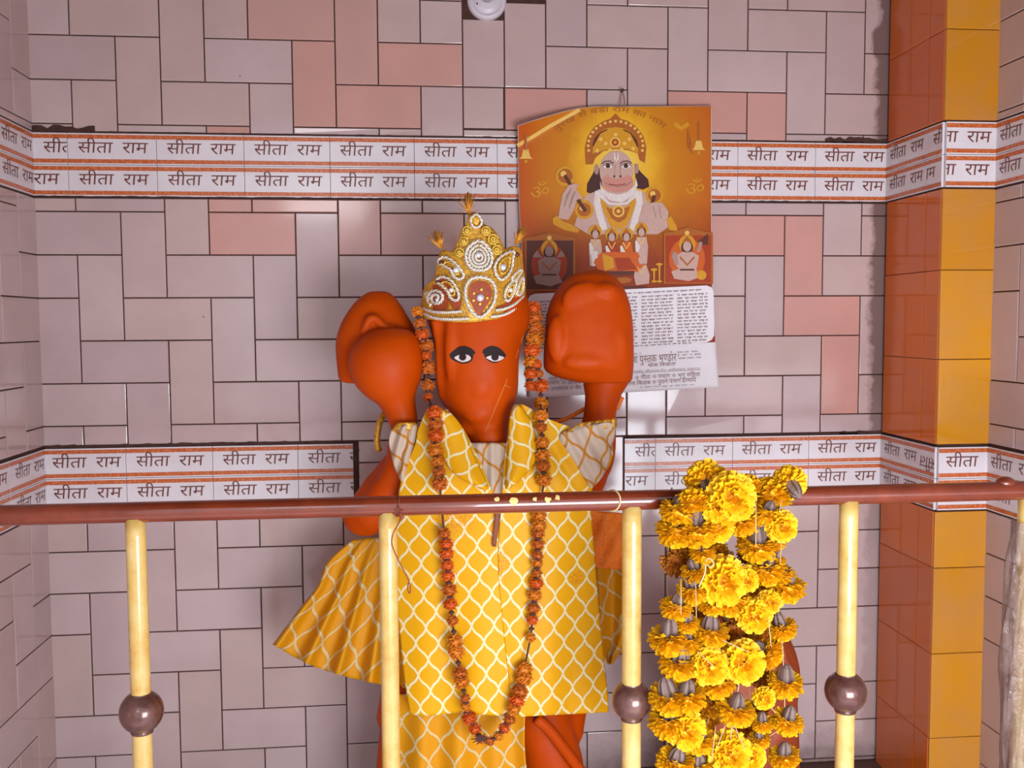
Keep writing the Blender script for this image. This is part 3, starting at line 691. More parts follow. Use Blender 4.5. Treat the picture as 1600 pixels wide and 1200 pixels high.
# tall centre leaf with loops
bm = bmesh.new()
for r, w in ((1, .0036), (.74, .003), (.5, .0028), (.27, .0024)):
    cord(bm, [(590+(x-590)*r, 610+(y-610)*r) for x, y in [(590, 470), (500, 530), (478, 620), (520, 700), (590, 722), (670, 700), (702, 620), (670, 530)]], w, .013, True, 60)
obj('centre_rosette', bm, M['cord'], CR)
bm = bmesh.new(); crown_poly(bm, zc([(595, 450), (480, 520), (462, 640), (520, 720), (595, 740), (680, 715), (715, 620), (690, 520)]), .008); obj('rosette_ground', bm, M['gold_cloth'], CR)
stud(585, 590, .006, M['gem'], CR, .014); stud(395, 720, .006, M['gem'], CR, .012); stud(795, 695, .007, M['gem'], CR, .012); stud(355, 890, .005, M['gem'], CR, .012); stud(860, 890, .005, M['gem'], CR, .012)
stud(238, 975, .005, M['gem'], CR, .012); stud(270, 658, .005, M['gem_dark'], CR, .012); stud(915, 588, .005, M['gem_dark'], CR, .012); stud(240, 820, .0045, M['gem_dark'], CR, .012)
for x, y, r in ((490, 385, 42), (460, 475, 38), (425, 570, 40), (650, 385, 40), (712, 455, 48), (745, 545, 44)):
    bm = bmesh.new(); p = crown_pt(*zc([(x, y)])[0], .004); s = r/5.4545*.00136; ball(bm, p, (s, s*.55, s), 18); b_ = obj('boss', bm, M['gold_cloth'], CR)
    bm = bmesh.new(); cord(bm, circ(x, y, r*.86, 14), .0022, .012, True, 30); cord(bm, spiral(x, y, r*.55, 1.3), .0022, .016, False, 24); obj('boss_cord', bm, M['cord_gold'], b_)
bm = bmesh.new(); p = crown_pt(*zc([(565, 300)])[0], .004); ball(bm, p, (.0115, .008, .014), 16); fin = obj('finial', bm, M['gold_cloth'], CR)
bm = bmesh.new(); cord(bm, [(560, 245), (520, 290), (540, 350), (590, 350), (615, 310), (590, 260)], .0026, .014, True, 30); obj('finial_cord', bm, M['cord'], fin)
for bx, by, ang, ln in ((733, 334, 92, 32), (690, 389, 112, 30), (805, 382, 62, 32)):
    bm = bmesh.new(); c = crown_pt(bx, by, .004); random.seed(int(bx)); m = ppm(bx, by, c.y)
    for i in range(34):
        a = math.radians(ang+random.gauss(0, 13)); l = ln*random.uniform(.55, 1.1)*m
        d = Vector((cos(a), random.uniform(-.25, .25), sin(a))); mid = c+d*l*.5+Vector((random.uniform(-1, 1), 0, 0))*.001
        ring_sweep(bm, [c, mid, c+d*l+Vector((0, 0, -.0015))], [.0007, .0009, .0006], 4)
    for s in (-1, 1, .3):
        d = Vector((s*.8, 0, .35)).normalized(); ring_sweep(bm, [c, c+d*.012, c+d*.022], .0004, 4)
    obj('tassel', bm, M['tinsel'], CR)

# ------------------------------------------------------------------ railing
YRL = -.72
rc = at(775, 786.5, YRL); RZ = rc.z; RR = 15.6*ppm(775, 786, YRL)
RAIL = thing('railing', 'red-brown painted rail on cream yellow posts with brown balls, in front of the statue', 'railing', (1.0, YRL, 0))
bm = bmesh.new(); ring_sweep(bm, [(XL+.002+i*(XP-XL-.004)/40, YRL, RZ) for i in range(41)], RR, 28); obj('top_rail', bm, M['rail'], RAIL)
bm = bmesh.new(); ball(bm, (at(1571, 752, YRL).x, YRL, RZ+RR*.9), (.017, .014, .011), 16); obj('rail_knob', bm, M['rail'], RAIL)
for px, rp, by, br in ((211.5, 15.2, 1112, 33.5), (606, 14.2, None, 0), (987.5, 15, 1094, 31), (1326, 14.6, 1080, 32), (1606, 15, None, 0)):
    p = at(px, 815, YRL); r = rp*ppm(px, 950, YRL)
    bm = bmesh.new(); lathe(bm, [(r*1.02, 0), (r, .01)]+[(r*(1+.004*sin(i*1.7)), .05*i) for i in range(1, 17)]+[(r, RZ-RR*.55)], Vector((p.x, YRL, 0)), seg=24)
    post = obj('post', bm, M['post'], RAIL)
    if by:
        q = at(px, by, YRL); R_ = br*ppm(px, by, YRL)
        bm = bmesh.new(); lathe(bm, [(r*1.12, -R_*1.0), (r*1.15, -R_*.9)]+[(R_*cos(a), R_*sin(a)) for a in [math.radians(-62+i*124/18) for i in range(19)]]+[(r*1.06, R_*.9)], Vector((p.x, YRL, q.z)), seg=32)
        obj('ball', bm, M['ball'], post)
# crumpled plastic on the last post
k = N('clear_plastic_film'); f = k.noise(38, 4, .7, k.n('ShaderNodeTexCoord').outputs['Object'])
k.color(k.ramp(f, (.35, srgb(106, 78, 70)), (.6, srgb(156, 132, 124)))); k.set(Roughness=.15, Alpha=.5, Specular_IOR_Level=.9); k.bump(f, .8, .01); M['film'] = k.m
bm = bmesh.new(); p5 = at(1606, 815, YRL); n = 44; m = 26; G = []; random.seed(12)
for i in range(n+1):
    z = lerp(at(1590, 815, YRL).z, at(1590, 1300, YRL).z, i/n); v = i/n
    G.append([bm.verts.new((p5.x+(.021+.006*sin(v*5)+.003*sin(v*23+j*.9)+.003*sin(j*2.1+v*9))*cos(2*pi*j/m)-.006-.009*min(1, v*3), YRL+(.022+.004*sin(j*1.7+v*14))*sin(2*pi*j/m), z)) for j in range(m)])
for A, B in zip(G, G[1:]):
    for j in range(m): bm.faces.new((A[j], A[(j+1) % m], B[(j+1) % m], B[j]))
tag(obj('plastic_wrap', bm, M['film']), 'crumpled translucent plastic wrapped around the right-most railing post', 'plastic wrap')
# small things on the rail
def onrail(x, ang, off=0.):
    q = at(x, 786, YRL); return Vector((q.x, YRL-(RR+off)*cos(ang), RZ+(RR+off)*sin(ang)))
bm = bmesh.new(); ring_sweep(bm, [onrail(621+3*sin(i*.5), i*2*pi/24, .0012) for i in range(24)], .0012, 6, closed=True)
hang = [onrail(622, .2, .003)]+[at(x, y, YRL-.03) for x, y in ((627, 806), (624, 816), (615, 832), (612, 848), (618, 866), (628, 886), (636, 902), (641, 916), (640, 927), (637, 920), (639, 906))]
ring_sweep(bm, smooth_path(hang, 60), .0011, 6)
ring_sweep(bm, [at(623, 800, YRL-.028), at(628, 808, YRL-.028), at(624, 816, YRL-.029)], [.001, .0038, .001], 8)
tag(obj('thread', bm, M['thread_b']), 'brown thread knotted round the rail and dangling before the yellow robe', 'thread')
bm = bmesh.new(); ring_sweep(bm, [onrail(957+9*cos(i*2*pi/28-.25), i*2*pi/28, .0008) for i in range(28)], .0016, 6, closed=True)
tag(obj('thread', bm, M['thread']), 'white string looped round the rail beside the orange sash', 'thread')
for i, (x, a, s) in enumerate(((801, .38, .0075), (834, .5, .004), (854, .42, .0055), (869, .62, .005), (776, .62, .005))):
    bm = bmesh.new(); random.seed(i)
    c = bm.verts.new(onrail(x, a, .002)); pr = []
    for j in range(12):
        t = 2*pi*j/12; q = s*random.uniform(.65, 1.15); pt = onrail(x, a+q*sin(t)/RR, .0012); pt.x += q*cos(t); pr.append(bm.verts.new(pt))
    for j in range(12): bm.faces.new((c, pr[j], pr[(j+1) % 12]))
    tag(obj('dried_petal', bm, M['petal_stuck']), 'small dried pale yellow petal stuck to the front of the red rail', 'petal', 'dried petals on the rail')

# ------------------------------------------------------------------ marigolds
def marigold_mesh(name, seed, n, mat, core=.62, spread=108, wk=1.):
    r = random.Random(seed); bm = bmesh.new()
    for k in range(n):
        t = (k+.5)/n; ph = math.radians(spread)*t**.62+r.uniform(-.06, .06); th = k*2.39996+r.uniform(-.2, .2)
        d = Vector((sin(ph)*cos(th), sin(ph)*sin(th), cos(ph))); tx = Vector((-sin(th), cos(th), 0)); nn = d.cross(tx)
        L = r.uniform(.88, 1.1); w = r.uniform(.2, .3)*wk; cu = r.uniform(-.12, .2)
        V = []
        for s, ww in ((.42, .5), (.8, 1.), (1., .8)):
            for q in (-1, 0, 1):
                V.append(bm.verts.new(d*(s*L)+tx*(q*w*ww)+nn*(cu*s*s+(.08 if q == 0 else -.03)*r.uniform(.4, 1.4))))
        for a in (0, 3):
            for b in (0, 1): bm.faces.new((V[a+b], V[a+b+1], V[a+b+4], V[a+b+3]))
    bmesh.ops.create_uvsphere(bm, u_segments=12, v_segments=8, radius=core, matrix=Matrix.Translation((0, 0, .08)))
    me = bpy.data.meshes.new(name); bm.to_mesh(me); bm.free(); me.materials.append(mat)
    for p in me.polygons: p.use_smooth = True
    return me
M['calyx_dark'] = plain('calyx_streak', (92, 68, 60), .75, var=.3, scale=90)
bm = bmesh.new(); seg = 18; rings = []
for r_, h in ((.14, .12), (.46, .06), (.47, -.15), (.44, -.45), (.40, -.75), (.31, -1.02), (.17, -1.18), (.05, -1.24)):
    rings.append([bm.verts.new((r_*(1+.10*(j % 2))*cos(2*pi*j/seg), r_*(1+.10*(j % 2))*sin(2*pi*j/seg), h)) for j in range(seg)])
for A, B in zip(rings, rings[1:]):
    for j in range(seg): bm.faces.new((A[j], A[(j+1) % seg], B[(j+1) % seg], B[j])).material_index = 1 if j % 3 == 0 else 0
bm.faces.new(rings[-1]); CAL = bpy.data.meshes.new('calyx'); bm.to_mesh(CAL); bm.free(); CAL.materials.append(M['calyx']); CAL.materials.append(M['calyx_dark'])
YM = [marigold_mesh('flower', 10+i, 190, M['petal_y'], .6, 130, .62) for i in range(3)]+[marigold_mesh('flower', 20, 150, M['petal_y2'], .58, 130, .62)]
YB = marigold_mesh('flower', 33, 130, M['petal_b'], .56, 130, .6)
OM = [marigold_mesh('flower', 40+i, 90, M[('petal_o', 'petal_o2', 'petal_o3')[i]], .7, 165, .75) for i in range(3)]
def place(name, me, parent, loc, axis, size, spin=0.):
    o = bpy.data.objects.new(name, me); COL.objects.link(o); o.parent = parent
    R = Vector((0, 0, 1)).rotation_difference(axis).to_matrix().to_4x4() @ Matrix.Rotation(spin, 4, 'Z')
    s = Matrix.Diagonal((*size, 1)) if hasattr(size, '__len__') else Matrix.Scale(size, 4)
    mw = Matrix.Translation(loc) @ R @ s
    o.matrix_basis = mw if parent is None or parent.type != 'EMPTY' else Matrix.Translation(-parent.location) @ mw
    return o

# orange marigold garland round the neck
GA = thing('marigold_garland', 'thin orange marigold garland hanging from the crown down both sides of the yellow robe', 'garland', at(760, 820, -.46))
gl = [(652, 487, 10), (656, 505, 10), (660, 522, 11), (667, 541, 12), (666, 556, 9), (670, 574, 13), (669, 602, 11), (669, 621, 8), (679, 646, 14), (681, 664, 14), (681, 681, 14), (680, 704, 14), (684, 722, 12), (686, 738, 11), (687, 756, 13),
      (694, 834, 11), (697, 850, 12), (698, 866, 12), (699, 884, 11), (700, 900, 11), (702, 922, 13), (704, 944, 12), (707, 970, 10), (711, 1003, 14), (713, 1019, 14), (719, 1052, 13), (722, 1066, 13), (727, 1092, 9), (728, 1104, 9), (733, 1122, 13), (742, 1139, 11), (752, 1156, 8)]
gr = [(833, 482, 13), (835, 497, 14), (837, 515, 15), (836, 531, 15), (832, 548, 14), (829, 566, 12), (829, 584, 11), (829, 603, 10), (838, 570, 10), (842, 584, 8), (845, 603, 13), (845, 631, 12), (845, 650, 12), (846, 668, 10), (848, 692, 12), (848, 712, 13), (849, 728, 12), (850, 750, 13),
      (843, 806, 13), (842, 821, 13), (841, 834, 11), (841, 850, 11), (840, 868, 10), (840, 880, 10), (839, 896, 9), (838, 912, 12), (836, 930, 12), (834, 951, 11), (832, 969, 10), (829, 996, 9),
      (819, 1046, 14), (818, 1060, 15), (812, 1080, 14), (808, 1094, 14), (803, 1108, 12), (796, 1124, 11), (788, 1138, 10), (778, 1150, 9), (765, 1158, 9)]
def gdepth(x, y):
    if y < 640: return -.36 if x < 700 else -.33
    z = Yrobe(x, y)-.022
    if y > 1112: z = Yrobe(x, 1112)-.010
    return z
random.seed(21)
for strand in (gl, gr):
    for i, (x, y, r) in enumerate(strand):
        Y = gdepth(x, y); c = at(x, y, Y); s = r*ppm(x, y, Y)*.95
        ax = Vector((random.uniform(-.25, .25), -.5, random.uniform(-.9, -.5))).normalized()
        o = place('flower', OM[random.randrange(3)], GA, c, ax, (s*1.05, s*1.05, s*.85), random.uniform(0, 6))
    bm = bmesh.new(); ring_sweep(bm, [at(x, y, gdepth(x, y)) for x, y, r in strand], .0022, 6); obj('string', bm, M['dark_bract'], GA)
    for (x, y, r), (x2, y2, r2) in zip(strand, strand[1:]):
        if abs(y2-y)+abs(x2-x) < 40:
            mx, my = (x+x2)/2, (y+y2)/2; c = at(mx, my, gdepth(mx, my)-.004); bm = bmesh.new(); ball(bm, c, (.006, .005, .0035), 8); obj('bract', bm, M['dark_bract'], GA)
bm = bmesh.new(); c = at(752, 1153, gdepth(752, 1153)-.012); random.seed(4)
for i in range(12):
    a = i*2*pi/12; ring_sweep(bm, [c, c+Vector((cos(a), -.2, sin(a)*.7))*random.uniform(.012, .022)], [.003, .0006], 5)
obj('knot', bm, M['dark_bract'], GA)

# four strings of yellow marigolds looped over the rail; d: dome towards down, up, camera or back
fl = [(1103, 750, 26, 'b'), (1081, 777, 23, 'u'), (1168, 753, 18, 'u'), (1202, 764, 27, 'u'), (1233, 755, 22, 'b'), (1141, 775, 30, 'c'), (1116, 792, 20, 'c'), (1060, 808, 24, 'd'), (1058, 838, 26, 'd'), (1090, 838, 27, 'd'), (1122, 822, 20, 'c'), (1160, 822, 23, 'd'),
      (1196, 808, 18, 'd'), (1220, 822, 20, 'c'), (1184, 862, 25, 'd'), (1211, 850, 13, 'd'), (1060, 884, 21, 'w'), (1088, 901, 18, 'd'), (1128, 908, 31, 'c'), (1120, 864, 16, 'w'), (1164, 905, 17, 'c'), (1198, 900, 24, 'd'), (1216, 905, 20, 'd'), (1226, 925, 24, 'd'), (1084, 930, 21, 'd'), (1140, 948, 24, 'd'), (1190, 924, 19, 'w'),
      (1055, 957, 20, 'd'), (1114, 949, 18, 'd'), (1178, 962, 22, 'c'), (1222, 989, 19, 'd'), (1071, 979, 16, 'd'), (1046, 1008, 25, 'd'), (1070, 1010, 20, 'd'), (1108, 996, 23, 'd'), (1150, 985, 20, 'w'), (1060, 1045, 24, 'd'), (1107, 1040, 24, 'c'), (1160, 1034, 27, 'c'), (1208, 1025, 20, 'r'),
      (1046, 1098, 25, 'd'), (1072, 1098, 25, 'd'), (1120, 1076, 22, 'd'), (1196, 1068, 16, 'w'), (1225, 1076, 22, 'd'), (1046, 1136, 26, 'd'), (1072, 1140, 24, 'c'), (1112, 1110, 18, 'w'), (1147, 1118, 24, 'd'), (1193, 1091, 14, 'c'), (1190, 1113, 12, 'w'), (1191, 1135, 14, 'd'), (1228, 1134, 20, 'd'), (1092, 1163, 20, 'd'), (1104, 1130, 18, 'w'), (1187, 1160, 13, 'd'), (1140, 1176, 27, 'c'), (1172, 1182, 19, 'c'), (1054, 1200, 24, 'd'), (1092, 1206, 19, 'd'), (1226, 1190, 19, 'd'),
      (1130, 880, 16, 'w'), (1098, 870, 16, 'd'), (1145, 920, 16, 'w'), (1130, 1000, 16, 'w'), (1180, 1000, 14, 'w'), (1140, 1060, 18, 'w'), (1095, 960, 15, 'w'), (1170, 870, 14, 'w'), (1165, 1140, 14, 'w'), (1075, 865, 14, 'w'), (1203, 940, 15, 'c'), (1210, 880, 13, 'd'), (1128, 800, 22, 'c'), (1155, 790, 18, 'c')]
names = ['leftmost of the four yellow marigold strings hanging over the red rail', 'second from left of the four yellow marigold strings hanging over the red rail', 'third from left of the four yellow marigold strings hanging over the red rail', 'rightmost of the four yellow marigold strings hanging over the red rail']
lims = [(0, 1078), (1078, 1128), (1128, 1176), (1176, 2000)]
strings = []
for i, (a, b) in enumerate(lims):
    mx = (1056, 1102, 1150, 1208)[i]; p = at(mx, 765, YRL)
    strings.append(thing('flower_garland', names[i], 'garland', (p.x, YRL, RZ+RR), 'yellow marigold strings hanging on the rail'))
AX = {'d': (0, .10, -1), 'u': (0, .15, 1), 'c': (0, -1, .05), 'b': (0, .8, .55), 'w': (.3, -.45, -.8), 'r': (.85, -.3, -.3)}
random.seed(9); byS = [[], [], [], []]
for (x, y, r, d) in fl:
    si = [i for i, (a, b) in enumerate(lims) if a <= x < b][0]
    if y > 745 and y < 800: Y = YRL-.012-.03*(y > 770)
    else: Y = YRL-RR-.018
    Y -= .012*random.random()
    if d == 'w': Y += .06 if y > 830 else .02
    if d == 'c': Y -= .012
    c = at(x, y, Y); s = r*ppm(x, y, Y)*1.28
    ax = (Vector(AX[d])+Vector((random.uniform(-.22, .22), random.uniform(-.1, .1), random.uniform(-.12, .12)))).normalized()
    me = YB if (d == 'w' and random.random() < .6) else (YM[3] if d == 'w' else YM[random.randrange(3)])
    if d in 'dwur': c = c-ax*s*.30
    o = place('flower', me, strings[si], c, ax, (s, s, s*(.8 if d in 'dur' else .9)), random.uniform(0, 6))
    if d != 'c' or random.random() < .3:
        k = place('calyx', CAL, o, Vector((0, 0, -.08)), Vector((random.uniform(-.12, .12), random.uniform(-.12, .12), 1)).normalized(), (random.uniform(.85, 1.0), random.uniform(.85, 1.0), random.uniform(.9, 1.1)))
    byS[si].append((y, x, Y))
for si, L in enumerate(byS):
    L.sort(); pts = [at(x, y, Y) for y, x, Y in L if y > 790][::2]
    bm = bmesh.new(); top = Vector((pts[0].x, YRL, RZ+RR+.003)); bk = Vector((pts[0].x, YRL+RR+.004, RZ))
    fr = Vector((pts[0].x, YRL-RR-.004, RZ))
    path = [Vector((pts[0].x, YRL+RR+.006, RZ-.5)), bk, top, fr]+pts
    ring_sweep(bm, path, .0009, 5)
    obj('string', bm, M['thread'], strings[si])
for si, ls_ in enumerate(([(1064, 905, 1064, 960), (1087, 908, 1088, 965)], [(1090, 1018, 1116, 1042), (1118, 1135, 1112, 1190), (1133, 1133, 1120, 1170)], [(1128, 1000, 1168, 1018), (1143, 1134, 1142, 1156), (1148, 1134, 1164, 1172)], [(1181, 780, 1181, 855), (1200, 965, 1205, 1010), (1218, 800, 1221, 780), (1222, 1000, 1224, 1040), (1226, 1090, 1226, 1105), (1221, 845, 1219, 880), (1220, 940, 1215, 955)])):
    bm = bmesh.new()
    for x0, y0, x1, y1 in ls_:
        ring_sweep(bm, [at(x0, y0, YRL-.085), at(x1, y1, YRL-.085)], .00075, 5); obj('thread', bm, M['thread'], strings[si]); bm = bmesh.new()
    bm.free()
bm = bmesh.new(); ring_sweep(bm, smooth_path([at(1102, 877, YRL-.09), at(1108, 872, YRL-.095), at(1115, 880, YRL-.095), at(1110, 886, YRL-.095), at(1103, 882, YRL-.09), at(1101, 896, YRL-.09), at(1092, 917, YRL-.09)], 30), .0014, 5)
obj('thread', bm, M['thread'], strings[1])

# ------------------------------------------------------------------ draped orange figure low behind the flowers
k = N('dull_orange_cloth'); f = k.noise(9, 5, .65, k.n('ShaderNodeTexCoord').outputs['Object'])
k.color(k.ramp(f, (.3, srgb(138, 52, 14)), (.6, srgb(158, 64, 18)), (.8, srgb(184, 76, 18)))); k.set(Roughness=.55); k.bump(f, .3, .01); M['drape'] = k.m
bm = bmesh.new()
loft(bm, [(955, 1120, 1190), (968, 1095, 1214), (990, 1078, 1228), (1018, 1070, 1239), (1045, 1066, 1243), (1066, 1064, 1242), (1080, 1064, 1238), (1130, 1062, 1240), (1200, 1060, 1241), (1260, 1056, 1243)], -.36, [(955, .03), (1000, .09), (1200, .11), (1260, .11)], 36, 5, 2.5)
for a, b in (((1195, 1190), (1222, 1138)), ((1215, 1000), (1236, 1060)), ((1080, 1060), (1072, 1190)), ((1150, 1100), (1180, 1200))):
    ring_sweep(bm, [at(*a, -.455), at((a[0]+b[0])/2, (a[1]+b[1])/2, -.46), at(*b, -.455)], .012, 10)
box(bm, (at(1062, 1200, -.36).x, -.45, 0), (at(1240, 1200, -.36).x, -.27, .12))
o = remeshed('draped_figure', bm, M['drape'], None, .008, 5); tag(o, 'low dull orange figure standing on the floor, half hidden behind the yellow flower strings', 'figure')

# ------------------------------------------------------------------ wall lamp holder
LP_ = at(761, -2.5, -.02); lr = 31*ppm(761, 0, -.02)
LH = thing('lamp_holder', 'round white plastic lamp holder set in a dark square gap high on the tiled wall', 'lamp holder', (LP_.x, -.006, LP_.z))
bm = bmesh.new(); ax = Vector((0, -1, 0)); c0 = Vector((LP_.x, .004, LP_.z))
lathe(bm, [(lr*.97, 0), (lr, .004), (lr, .012), (lr*.96, .018), (lr*.86, .021), (lr*.76, .0205), (lr*.735, .019), (lr*.70, .0215), (lr*.45, .024), (.004, .0245)], c0, ax, 48); obj('base_plate', bm, M['white_plastic'], LH)
for dx, dy in ((-14.5, 7.5), (14.5, -9)):
    q = at(761+dx, -2.5+dy, -.019); bm = bmesh.new(); lathe(bm, [(.0034, 0), (.0034, .0012), (.001, .0014)], Vector((q.x, -.0178, q.z)), ax, 16); obj('screw', bm, M['hole'], LH)
bm = bmesh.new(); lathe(bm, [(lr*.34, 0), (lr*.36, .03), (lr*.33, .045), (lr*.26, .045), (lr*.24, .02)], Vector((LP_.x, -.019, LP_.z+.006)), ax, 32); obj('bulb_socket', bm, M['white_plastic'], LH)

# ------------------------------------------------------------------ calendar
def Ycal(x, y):
    Y = -.016-.022*(y-165)/450.-.006*sin((x-808)/300.*pi)*max(0, 1-(y-165)/250.)**1.5
    d = ((907-808)*(232-y)-(168-232)*(808-x)*-1)/sqrt(99**2+64**2)   # px beyond the turned corner's crease
    d = ((232-y)*99-(x-808)*64)/117.9
    if d > 0: Y -= d*.0011
    if x > 1085: Y -= (x-1085)*.0002*max(0, 1-(y-165)/120.)
    return Y
def cp(x, y, off=0.): return at(x, y, Ycal(x, y)-off)
topE = [(0, 196), (.08, 188), (.33, 168), (.6, 166), (1, 165)]; botE = [(0, 622), (1, 605)]
lE = [(0, 809), (.3, 811), (.6, 819), (1, 827)]; rE = [(0, 1112), (.6, 1113), (.85, 1119), (1, 1124)]
def cal_uv(u, v):
    return lerp(curve1(lE, v)[0], curve1(rE, v)[0], u), lerp(curve1(topE, u)[0], curve1(botE, u)[0], v)
CALD = thing('calendar', 'wall calendar with an orange devotional print over a white text panel, top left corner curled', 'calendar', at(965, 166, -.02))
def cal_sheet(name, v0, v1, off, mat, u0=0., u1=1., parent=CALD):
    bm = bmesh.new(); uvl = bm.loops.layers.uv.new('UVMap'); nu, nv = 60, 60; G = []
    for i in range(nv+1):
        row = []
        for j in range(nu+1):
            x, y = cal_uv(lerp(u0, u1, j/nu), lerp(v0, v1, i/nv)); row.append((bm.verts.new(cp(x, y, off)), ((x-808)/310., (y-165)/460.)))
        G.append(row)
    for i in range(nv):
        for j in range(nu):
            q = (G[i][j], G[i+1][j], G[i+1][j+1], G[i][j+1]); f = bm.faces.new([a[0] for a in q])
            for l, a in zip(f.loops, q): l[uvl].uv = a[1]
    return obj(name, bm, mat, parent)
pg = cal_sheet('page', 0, 1, 0, M['paper']); s = pg.modifiers.new('thickness', 'SOLIDIFY'); s.thickness = .0008; s.offset = 0
k = N('printed_sunset'); uv = k.n('ShaderNodeUVMap', uv_map='UVMap').outputs[0]; x, y, z = k.sep(uv)
dx = k.math('MULTIPLY', k.math('SUBTRACT', x, .505), 1.15); dy = k.math('MULTIPLY', k.math('SUBTRACT', y, .20), 1.25)
d = k.math('SQRT', k.math('ADD', k.math('MULTIPLY', dx, dx), k.math('MULTIPLY', dy, dy)))
d = k.math('ADD', d, k.math('MULTIPLY', k.math('SUBTRACT', k.noise(14, 4, .6, uv), .5), .10))
c = k.ramp(d, (.0, srgb(240, 208, 90)), (.2, srgb(226, 166, 30)), (.3, srgb(200, 126, 16)), (.5, srgb(192, 104, 18)), (.72, srgb(178, 70, 18)))
low = k.maprange(k.math('ADD', y, k.math('MULTIPLY', k.noise(10, 4, .6, uv), .1)), .36, .58, 0, 1)
c = k.mix(low, c, srgb(142, 54, 18)); c = k.mix(k.maprange(x, .0, .12, .7, 0), c, srgb(190, 78, 18))
k.color(c); k.set(Roughness=.5, Specular_IOR_Level=.25); M['sunset'] = k.m
cal_sheet('picture', 0.002, .84, .0022, M['sunset'], .003, .997)
INK = {}
for nm, rgb in dict(skin=(202, 164, 150), skin2=(176, 138, 128), white=(226, 212, 204), gold=(214, 150, 34), gold2=(176, 98, 34), lgold=(236, 190, 96), hair=(78, 42, 38), red=(168, 60, 24), dark=(96, 50, 36), orange=(206, 96, 30), grey=(160, 130, 122), pink=(206, 140, 124)).items():
    k = N('print_'+nm); k.color(k.ramp(k.noise(260, 2, .6, k.pos()), (.35, tuple(v*.86 for v in srgb(*rgb)[:3])), (.65, srgb(*rgb)))); k.set(Roughness=.5, Specular_IOR_Level=.25); INK[nm] = (len(INK), k.m)
def fig(name, polys, z):
    """flat printed shapes: (ink, points in the zoomed view, layer)"""
    bm = bmesh.new()
    for ink, pts, lay in polys:
        P = [cp(*q, .0030+.00022*lay) for q in z(pts)]
        f = bm.faces.new([bm.verts.new(p) for p in P]); f.material_index = INK[ink][0]
        bmesh.ops.triangulate(bm, faces=[f])
    return obj(name, bm, [v[1] for v in INK.values()], CALD, smooth=False)
z2 = lambda p: zf(p, 780, 150, 4.4444); z3 = lambda p: zf(p, 780, 360, 4.4444)
C_ = circ
def line(pts, w):
    L, R = [], []
    for i, p in enumerate(pts):
        a = pts[max(0, i-1)]; b = pts[min(len(pts)-1, i+1)]; dx, dy = b[0]-a[0], b[1]-a[1]; l = sqrt(dx*dx+dy*dy) or 1
        L.append((p[0]-dy/l*w/2, p[1]+dx/l*w/2)); R.append((p[0]+dy/l*w/2, p[1]-dx/l*w/2))
    return L+R[::-1]
P = []
P += [('hair', [(610, 610), (650, 540), (680, 470), (720, 560), (710, 660), (640, 680), (608, 668)], 0), ('hair', [(940, 470), (985, 530), (1035, 580), (1042, 630), (1000, 650), (950, 640)], 0)]
P += [('skin', [(600, 690), (700, 650), (960, 650), (1050, 690), (1120, 760), (1160, 830), (1190, 900), (1100, 960), (620, 960), (520, 900), (560, 790)], 1)]
P += [('gold2', [(600, 475), (594, 360), (615, 280), (660, 215), (730, 172), (770, 160), (808, 120), (846, 160), (890, 172), (950, 212), (1000, 275), (1022, 355), (1012, 465), (975, 445), (962, 400), (900, 378), (808, 368), (720, 385), (668, 430), (650, 475)], 1)]
P += [('gold', [(648, 400), (655, 320), (690, 260), (740, 225), (808, 215), (870, 225), (925, 260), (962, 330), (966, 400), (900, 370), (808, 360), (715, 380)], 2), ('dark', line([(650, 350), (665, 300), (700, 258), (750, 233)], 9), 3), ('dark', line([(862, 233), (915, 260), (950, 305), (964, 355)], 9), 3)]
P += [('lgold', C_(805, 322, 36), 3), ('red', C_(805, 322, 25), 4), ('gold', C_(805, 322, 12), 5)]
P += [('lgold', C_(a, b, 13), 3) for a, b in ((680, 380), (740, 330), (870, 330), (930, 365), (705, 300), (905, 300), (808, 268), (770, 375), (850, 372))]
P += [('lgold', C_(808+190*cos(t), 345-170*sin(t), 10), 3) for t in [i*pi/16 for i in range(-1, 18)]]
P += [('skin', C_(815, 520, 118, 28, 140), 3), ('pink', C_(822, 600, 112, 26, 70), 4), ('skin', C_(818, 505, 85, 20, 70), 5), ('white', [(700, 590), (715, 640), (760, 672), (830, 684), (890, 668), (940, 620), (950, 570), (962, 620), (930, 690), (850, 740), (770, 725), (705, 670)], 5)]
P += [('skin2', C_(676, 510, 16, 12, 36), 4), ('skin2', C_(955, 505, 15, 12, 36), 4), ('grey', line([(730, 600), (770, 622), (825, 630), (880, 622), (920, 596)], 9), 6), ('red', line([(760, 612), (820, 620), (880, 610)], 6), 7)]
for ex in (755, 880): P += [('white', C_(ex, 486, 33, 18, 17), 6), ('hair', C_(ex, 485, 16), 7), ('hair', line([(ex-42, 472), (ex-20, 454), (ex+15, 452), (ex+40, 468)], 7), 7), ('hair', line([(ex-35, 486), (ex-12, 468), (ex+18, 468), (ex+36, 484)], 5), 7)]
P += [('white', line([(800, 395), (802, 440), (814, 456), (826, 440), (828, 395)], 7), 6), ('grey', line([(806, 480), (800, 535), (795, 552)], 5), 6), ('grey', line([(838, 480), (842, 535), (848, 552)], 5), 6), ('dark', C_(800, 558, 8), 7), ('dark', C_(842, 558, 8), 7)]
P += [('white', line([(690, 650), (705, 700), (760, 745), (825, 752), (890, 742), (940, 700), (955, 650)], 16), 6)]
P += [('gold', [(695, 690), (760, 770), (825, 780), (890, 765), (950, 690), (940, 780), (890, 900), (830, 930), (770, 900), (720, 790)], 5), ('gold2', [(740, 770), (825, 800), (910, 765), (880, 850), (830, 880), (780, 850)], 6), ('lgold', C_(828, 800, 42), 7), ('gold2', C_(828, 800, 30), 8), ('lgold', C_(828, 800, 13), 9)]
